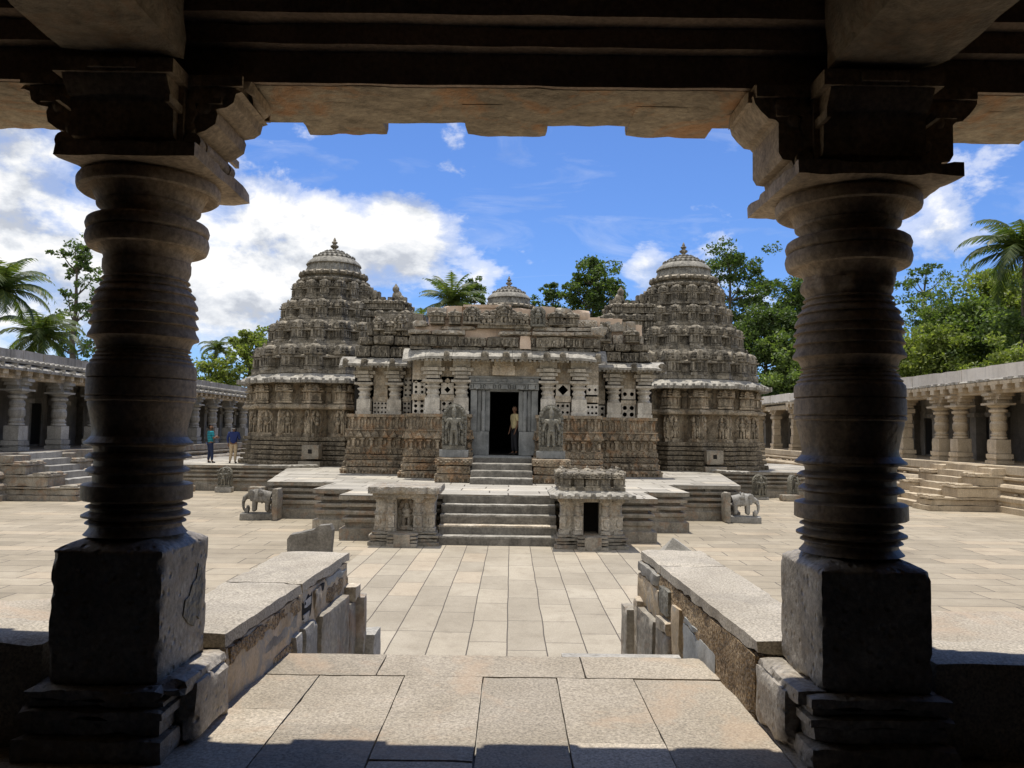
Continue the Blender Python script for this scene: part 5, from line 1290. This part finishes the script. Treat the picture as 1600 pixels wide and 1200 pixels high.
    for y in ys_round+ys_sq: # inner pillars, seen between the outer ones
        mb.rbox(X(21.7)-.25,X(21.7)+.25,y+.5,y+1.0,GF,4.5,step=.5,amt=.01,chip=.02); mb.box(X(21.7)-.36,X(21.7)+.36,y+.4,y+1.1,GF+2.0,GF+2.2); mb.box(X(21.7)-.4,X(21.7)+.4,y+.3,y+1.2,GF+2.5,4.85)
    iw = mb.build('inner_wall', M['gallery_dark'], t_, smooth=40)
    for dk in dks: dk.build('cell_doorway', M['black'], iw)  # flat black boxes paint the shade of the door openings
    return t_
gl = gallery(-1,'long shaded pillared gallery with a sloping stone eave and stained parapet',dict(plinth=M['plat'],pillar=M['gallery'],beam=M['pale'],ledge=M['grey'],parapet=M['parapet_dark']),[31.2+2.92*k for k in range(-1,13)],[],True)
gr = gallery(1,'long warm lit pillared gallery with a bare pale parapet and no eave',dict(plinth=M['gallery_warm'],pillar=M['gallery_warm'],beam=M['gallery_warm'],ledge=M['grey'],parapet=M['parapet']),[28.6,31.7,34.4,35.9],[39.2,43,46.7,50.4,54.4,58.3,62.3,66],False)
def gstairs(sx,label,y0,mat):
    X = lambda a: sx*a
    t_ = thing('gallery_stairs',label,'stairs',(X(17.2),y0+1.4,0))
    n = 7
    for k in range(n):
        mb = MB(); a,b = sorted((X(15.7+.38*k),X(18.6)))
        mb.rbox(a,b,y0+.5,y0+2.7,.24*k-.005*(k>0),.24*(k+1)-(.004),step=.25,amt=.01,chip=.02); mb.build('step',mat,t_,smooth=35)
    for yy in (y0-.55,y0+2.72):
        mb = MB()
        for (a0,z0,z1,o) in ((15.5,0,.2,.1),(15.6,.2,.42,.0),(15.55,.42,.5,.08),(16.6,.5,.85,.05),(16.55,.85,.93,.1),(17.4,.93,1.25,.05),(17.35,1.25,1.33,.1),(17.9,1.33,1.6,.02)):
            a,b = sorted((X(a0),X(18.5))); mb.rbox(a,b,yy-o,yy+1.05+o,z0,z1,step=.22,amt=.012,chip=.025)
        for a0,z in ((15.75,.5),(16.75,.93),(17.5,1.33)):
            for q in (.1,.5,.9): mb.ell((X(a0),yy+q,z+.02),(.16,.15,.09),7,5)
            mb.rbox(*sorted((X(a0-.1),X(a0+.45))),yy,yy+1.05,z-.01,z+.07,step=.2,amt=.012,chip=.02)
        mb.build('side_block',M['plat'] if sx < 0 else mat,t_,smooth=35)
gstairs(-1,'grey stone stairs with stepped side blocks up to the eaved gallery',29.0,M['gallery'])
gstairs(1,'pale stone stairs with stepped side blocks up to the gallery without eave',30.0,M['gallery_warm'])

# ------------------------------------------------------------------ trees
def tube(mb, pts, r0, r1, n=7):
    rings = []
    for i,p in enumerate(pts):
        p = Vector(p); u = i/(len(pts)-1); d = (Vector(pts[min(i+1,len(pts)-1)])-Vector(pts[max(i-1,0)])).normalized()
        a = d.orthogonal().normalized(); b = d.cross(a); r = r0+(r1-r0)*u
        rings.append([p+a*r*math.cos(2*PI*k/n)+b*r*math.sin(2*PI*k/n) for k in range(n)])
    mb.loft(rings)
def leafquad(V_,F_,c,size,rg,asp=.55):
    n = Vector((rg.gauss(0,1),rg.gauss(0,1),rg.gauss(.6,1))).normalized(); a = n.orthogonal().normalized(); a = Matrix.Rotation(rg.uniform(0,2*PI),3,n) @ a; b = n.cross(a)
    s_ = size*rg.uniform(.7,1.35); o = len(V_)
    V_ += [c-a*s_*.5,c+b*s_*asp*.5+n*s_*.08,c+a*s_*.5,c-b*s_*asp*.5+n*s_*.08]; F_.append((o,o+1,o+2,o+3))
PD = 2.3; LS = .95
def tree(label, x, y, H_, cw, c0, mat, seed, clumps=34, per=120, leaf=.40, spread=.62, lean=0.0, group=None, z0=-.3, gap=.25, cr=1.0):
    """tapered trunk with limbs; crown of leaf clusters at the limb ends. cw crown half width, c0 fraction of height where the crown starts"""
    rg = random.Random(seed); t_ = thing('tree',label,'tree',(x,y,z0),group or 'trees behind the galleries')
    tk = MB(); V_ = []; F_ = []
    top = Vector((lean*H_,0,H_*.93)); tr = [Vector((lean*H_*u*u+rg.uniform(-.12,.12),rg.uniform(-.12,.12),H_*.93*u)) for u in [0,.15,.3,.45,.6,.75,.88,1]]
    tube(tk,tr,.035*H_*.55+.1,.05)
    zc0 = H_*c0
    for i in range(clumps):
        u = (i+.5)/clumps; z = zc0+(H_-zc0)*(u**.85); env = math.sin(PI*min(1,max(.08,(z-zc0)/(H_-zc0)*.86+.12)))**.6
        a = i*2.399+rg.uniform(-.5,.5); rad = cw*env*math.sqrt(rg.uniform(.12,1.0))
        c = Vector((lean*z+rad*math.cos(a),rad*math.sin(a),z+rg.uniform(-.4,.4)))
        if rg.random() < gap*.5: continue
        zb = max(H_*.18,z-rad*.7-.6); k = min(len(tr)-2,int(zb/(H_*.93)*(len(tr)-1))); p0 = tr[k].lerp(tr[k+1],.5)
        tube(tk,[p0,p0.lerp(c,.5)+Vector((0,0,-.15*rad)),c],.02+.012*H_*.35,.02,5)
        rr_ = cw*rg.uniform(.2,.42)*cr
        sub = [(c,rr_)] + [(c+Vector((rg.gauss(0,1),rg.gauss(0,1),rg.gauss(0,.7)))*rr_*spread*1.3,rr_*rg.uniform(.4,.75)) for _ in range(4)]
        for sc,sr in sub:
            for _ in range(int(per*PD/5*(sr/rr_+.35))):
                d = Vector((rg.gauss(0,1),rg.gauss(0,1),rg.gauss(0,.8))); d = d/max(d.length,.01)*(rg.random()**.45)
                leafquad(V_,F_,sc+Vector((d.x,d.y,d.z*.75))*sr,leaf*LS,rg)
    tk.v = [(a+x,b+y,c_+z0) for a,b,c_ in tk.v]; tk.build('trunk',M['bark'],t_,smooth=60)
    cm = MB(); cm.v = [tuple(p+Vector((x,y,z0))) for p in V_]; cm.f = F_; cm.build('crown',mat,t_,recalc=False)
    return t_
def palm(label, x, y, H_, L, seed, nf=22, lean=.03, group=None, droop=1.0):
    rg = random.Random(seed); t_ = thing('palm_tree',label,'palm',(x,y,-.3),group or 'palms behind the galleries')
    tk = MB(); tr = [Vector((x+lean*H_*u*u,y,-.3+H_*u)) for u in [i/14 for i in range(15)]]; tube(tk,tr,.2,.12,9)
    tk.build('trunk',M['bark'],t_,smooth=60); top = tr[-1]
    fr = MB(); core = MB()
    for i in range(nf):
        a = i*2.399+rg.uniform(-.2,.2); el = R(78)-(i/nf)*R(105)+rg.uniform(-.1,.1); l = L*rg.uniform(.85,1.1); dr = Vector((math.cos(a),math.sin(a),0)); pts = []
        p = top.copy(); e = el
        for k in range(13):
            pts.append(p.copy()); p = p+(dr*math.cos(e)+Vector((0,0,math.sin(e))))*(l/12); e -= R(9.5)*(.5+k/9)*droop
        tube(core,pts[::2],.035,.01,4)
        sd_ = dr.cross(Vector((0,0,1)))
        for k in range(1,13):
            for q in (0,.25,.5,.75):
                if k == 12 and q > 0: continue
                pp = pts[k-1].lerp(pts[k],q) if q else pts[k]; tg = (pts[k]-pts[k-1]).normalized(); ll = l*.24*math.sin(PI*min(1,(k+q)/13*.85+.14))+.08
                for s_ in (-1,1):
                    d = (sd_*s_*.8+tg*.65+Vector((0,0,-.35-rg.uniform(0,.35)))).normalized(); w = tg*.028*L*.42
                    fr.add([pp-w,pp+w,pp+d*ll*.6+w*.7,pp+d*ll,pp+d*ll*.6-w*.7],[(0,1,2,3,4)])
    fr.build('frond',M['leaf_palm'],t_,recalc=False); core.build('stem',M['leaf_lime'],t_)
    return t_
palm('tall coconut palm at far left edge, fronds highest behind the left gallery',-37.2,56,12.6,4.3,2,24,droop=.8)
palm('lower coconut palm behind the left gallery, fronds drooping over its parapet',-37.0,61,9.9,4.2,4,24)
palm('small palm poking up between lime trees left of the left tower',-33.5,88,11.8,2.6,6,16)
palm('coconut palm above the hall roof between the two front towers',-8.0,95,18.6,5.0,8,24,droop=.55)
palm('short palm low beside the left tower projection, behind the hall roof',-11.2,92,15.4,4.0,9,18)
palm('big coconut palm at far right edge above the bright trees',40.2,62,18.0,5.4,10,30,droop=.85)
tree('tall sparse dark tree behind the left gallery beside the left pillar',-39.2,70,19.2,2.9,.28,M['leaf_dark'],1,38,90,.3,gap=.4,cr=.8)
tree('bushy bright lime tree just left of the left tower',-29.5,88,13.2,3.4,.25,M['leaf_lime'],2,34,150,.42)
tree('low lime tree at the left pillar edge behind the gallery',-33.5,86,9.6,3.2,.2,M['leaf_lime'],3,26,150,.42)
tree('dark leafy tree close behind the palm above the hall roof',-5.3,108,23.6,2.9,.5,M['leaf_dark'],4,26,110,.4)
tree('small round tree right of the little central dome',5.3,104,22.2,2.7,.55,M['leaf_dark'],5,24,120,.4)
tree('larger dark tree left of the right tower, standing in open sky',10.2,100,25.0,4.1,.52,M['leaf_dark'],6,50,150,.42,gap=.25)
tree('tall open tree rising behind the right tower dome',24.5,88,23.8,5.2,.4,M['leaf_dark'],7,56,150,.38,gap=.4,cr=.8)
tree('dark tree right of the right tower, its lower crown in shade',25.2,78,15.4,3.3,.12,M['leaf_dark'],8,64,170,.34,cr=1.15,gap=.1)
tree('tall dark tree against the sky left of the right pillar',29.6,80,18.2,3.3,.14,M['leaf_dark'],9,64,170,.34,cr=1.1,gap=.15)
tree('mid green tree low behind the right gallery between tower and pillar',27.8,74,11.5,3.3,.08,M['leaf_mid'],10,56,190,.36,cr=1.2,gap=.05)
tree('tall thin tree with open crown right of the right pillar',49.5,94,23.2,4.2,.45,M['leaf_dark'],11,30,100,.36,gap=.55,cr=.8)
tree('rounded lime tree right beside the right pillar, behind the parapet',36.3,68,11.2,3.8,.1,M['leaf_lime'],12,60,260,.34,cr=1.25,gap=.05)
tree('bright green tree behind the right gallery, second from the pillar',40.3,70,14.6,4.4,.1,M['leaf_mid'],13,70,260,.36,cr=1.25,gap=.05)
tree('tallest bright tree of the right hand grove, under the big palm',45.0,71,17.2,4.8,.1,M['leaf_lime'],14,76,260,.36,cr=1.25,gap=.05)
tree('mid green tree at the right edge below the big palm',43.2,60,13.6,4.2,.1,M['leaf_mid'],15,70,260,.34,cr=1.25,gap=.05)
tree('low lime tree at the right edge hanging over the parapet',37.0,55,9.4,3.2,.1,M['leaf_lime'],16,56,260,.3,cr=1.25,gap=.05)
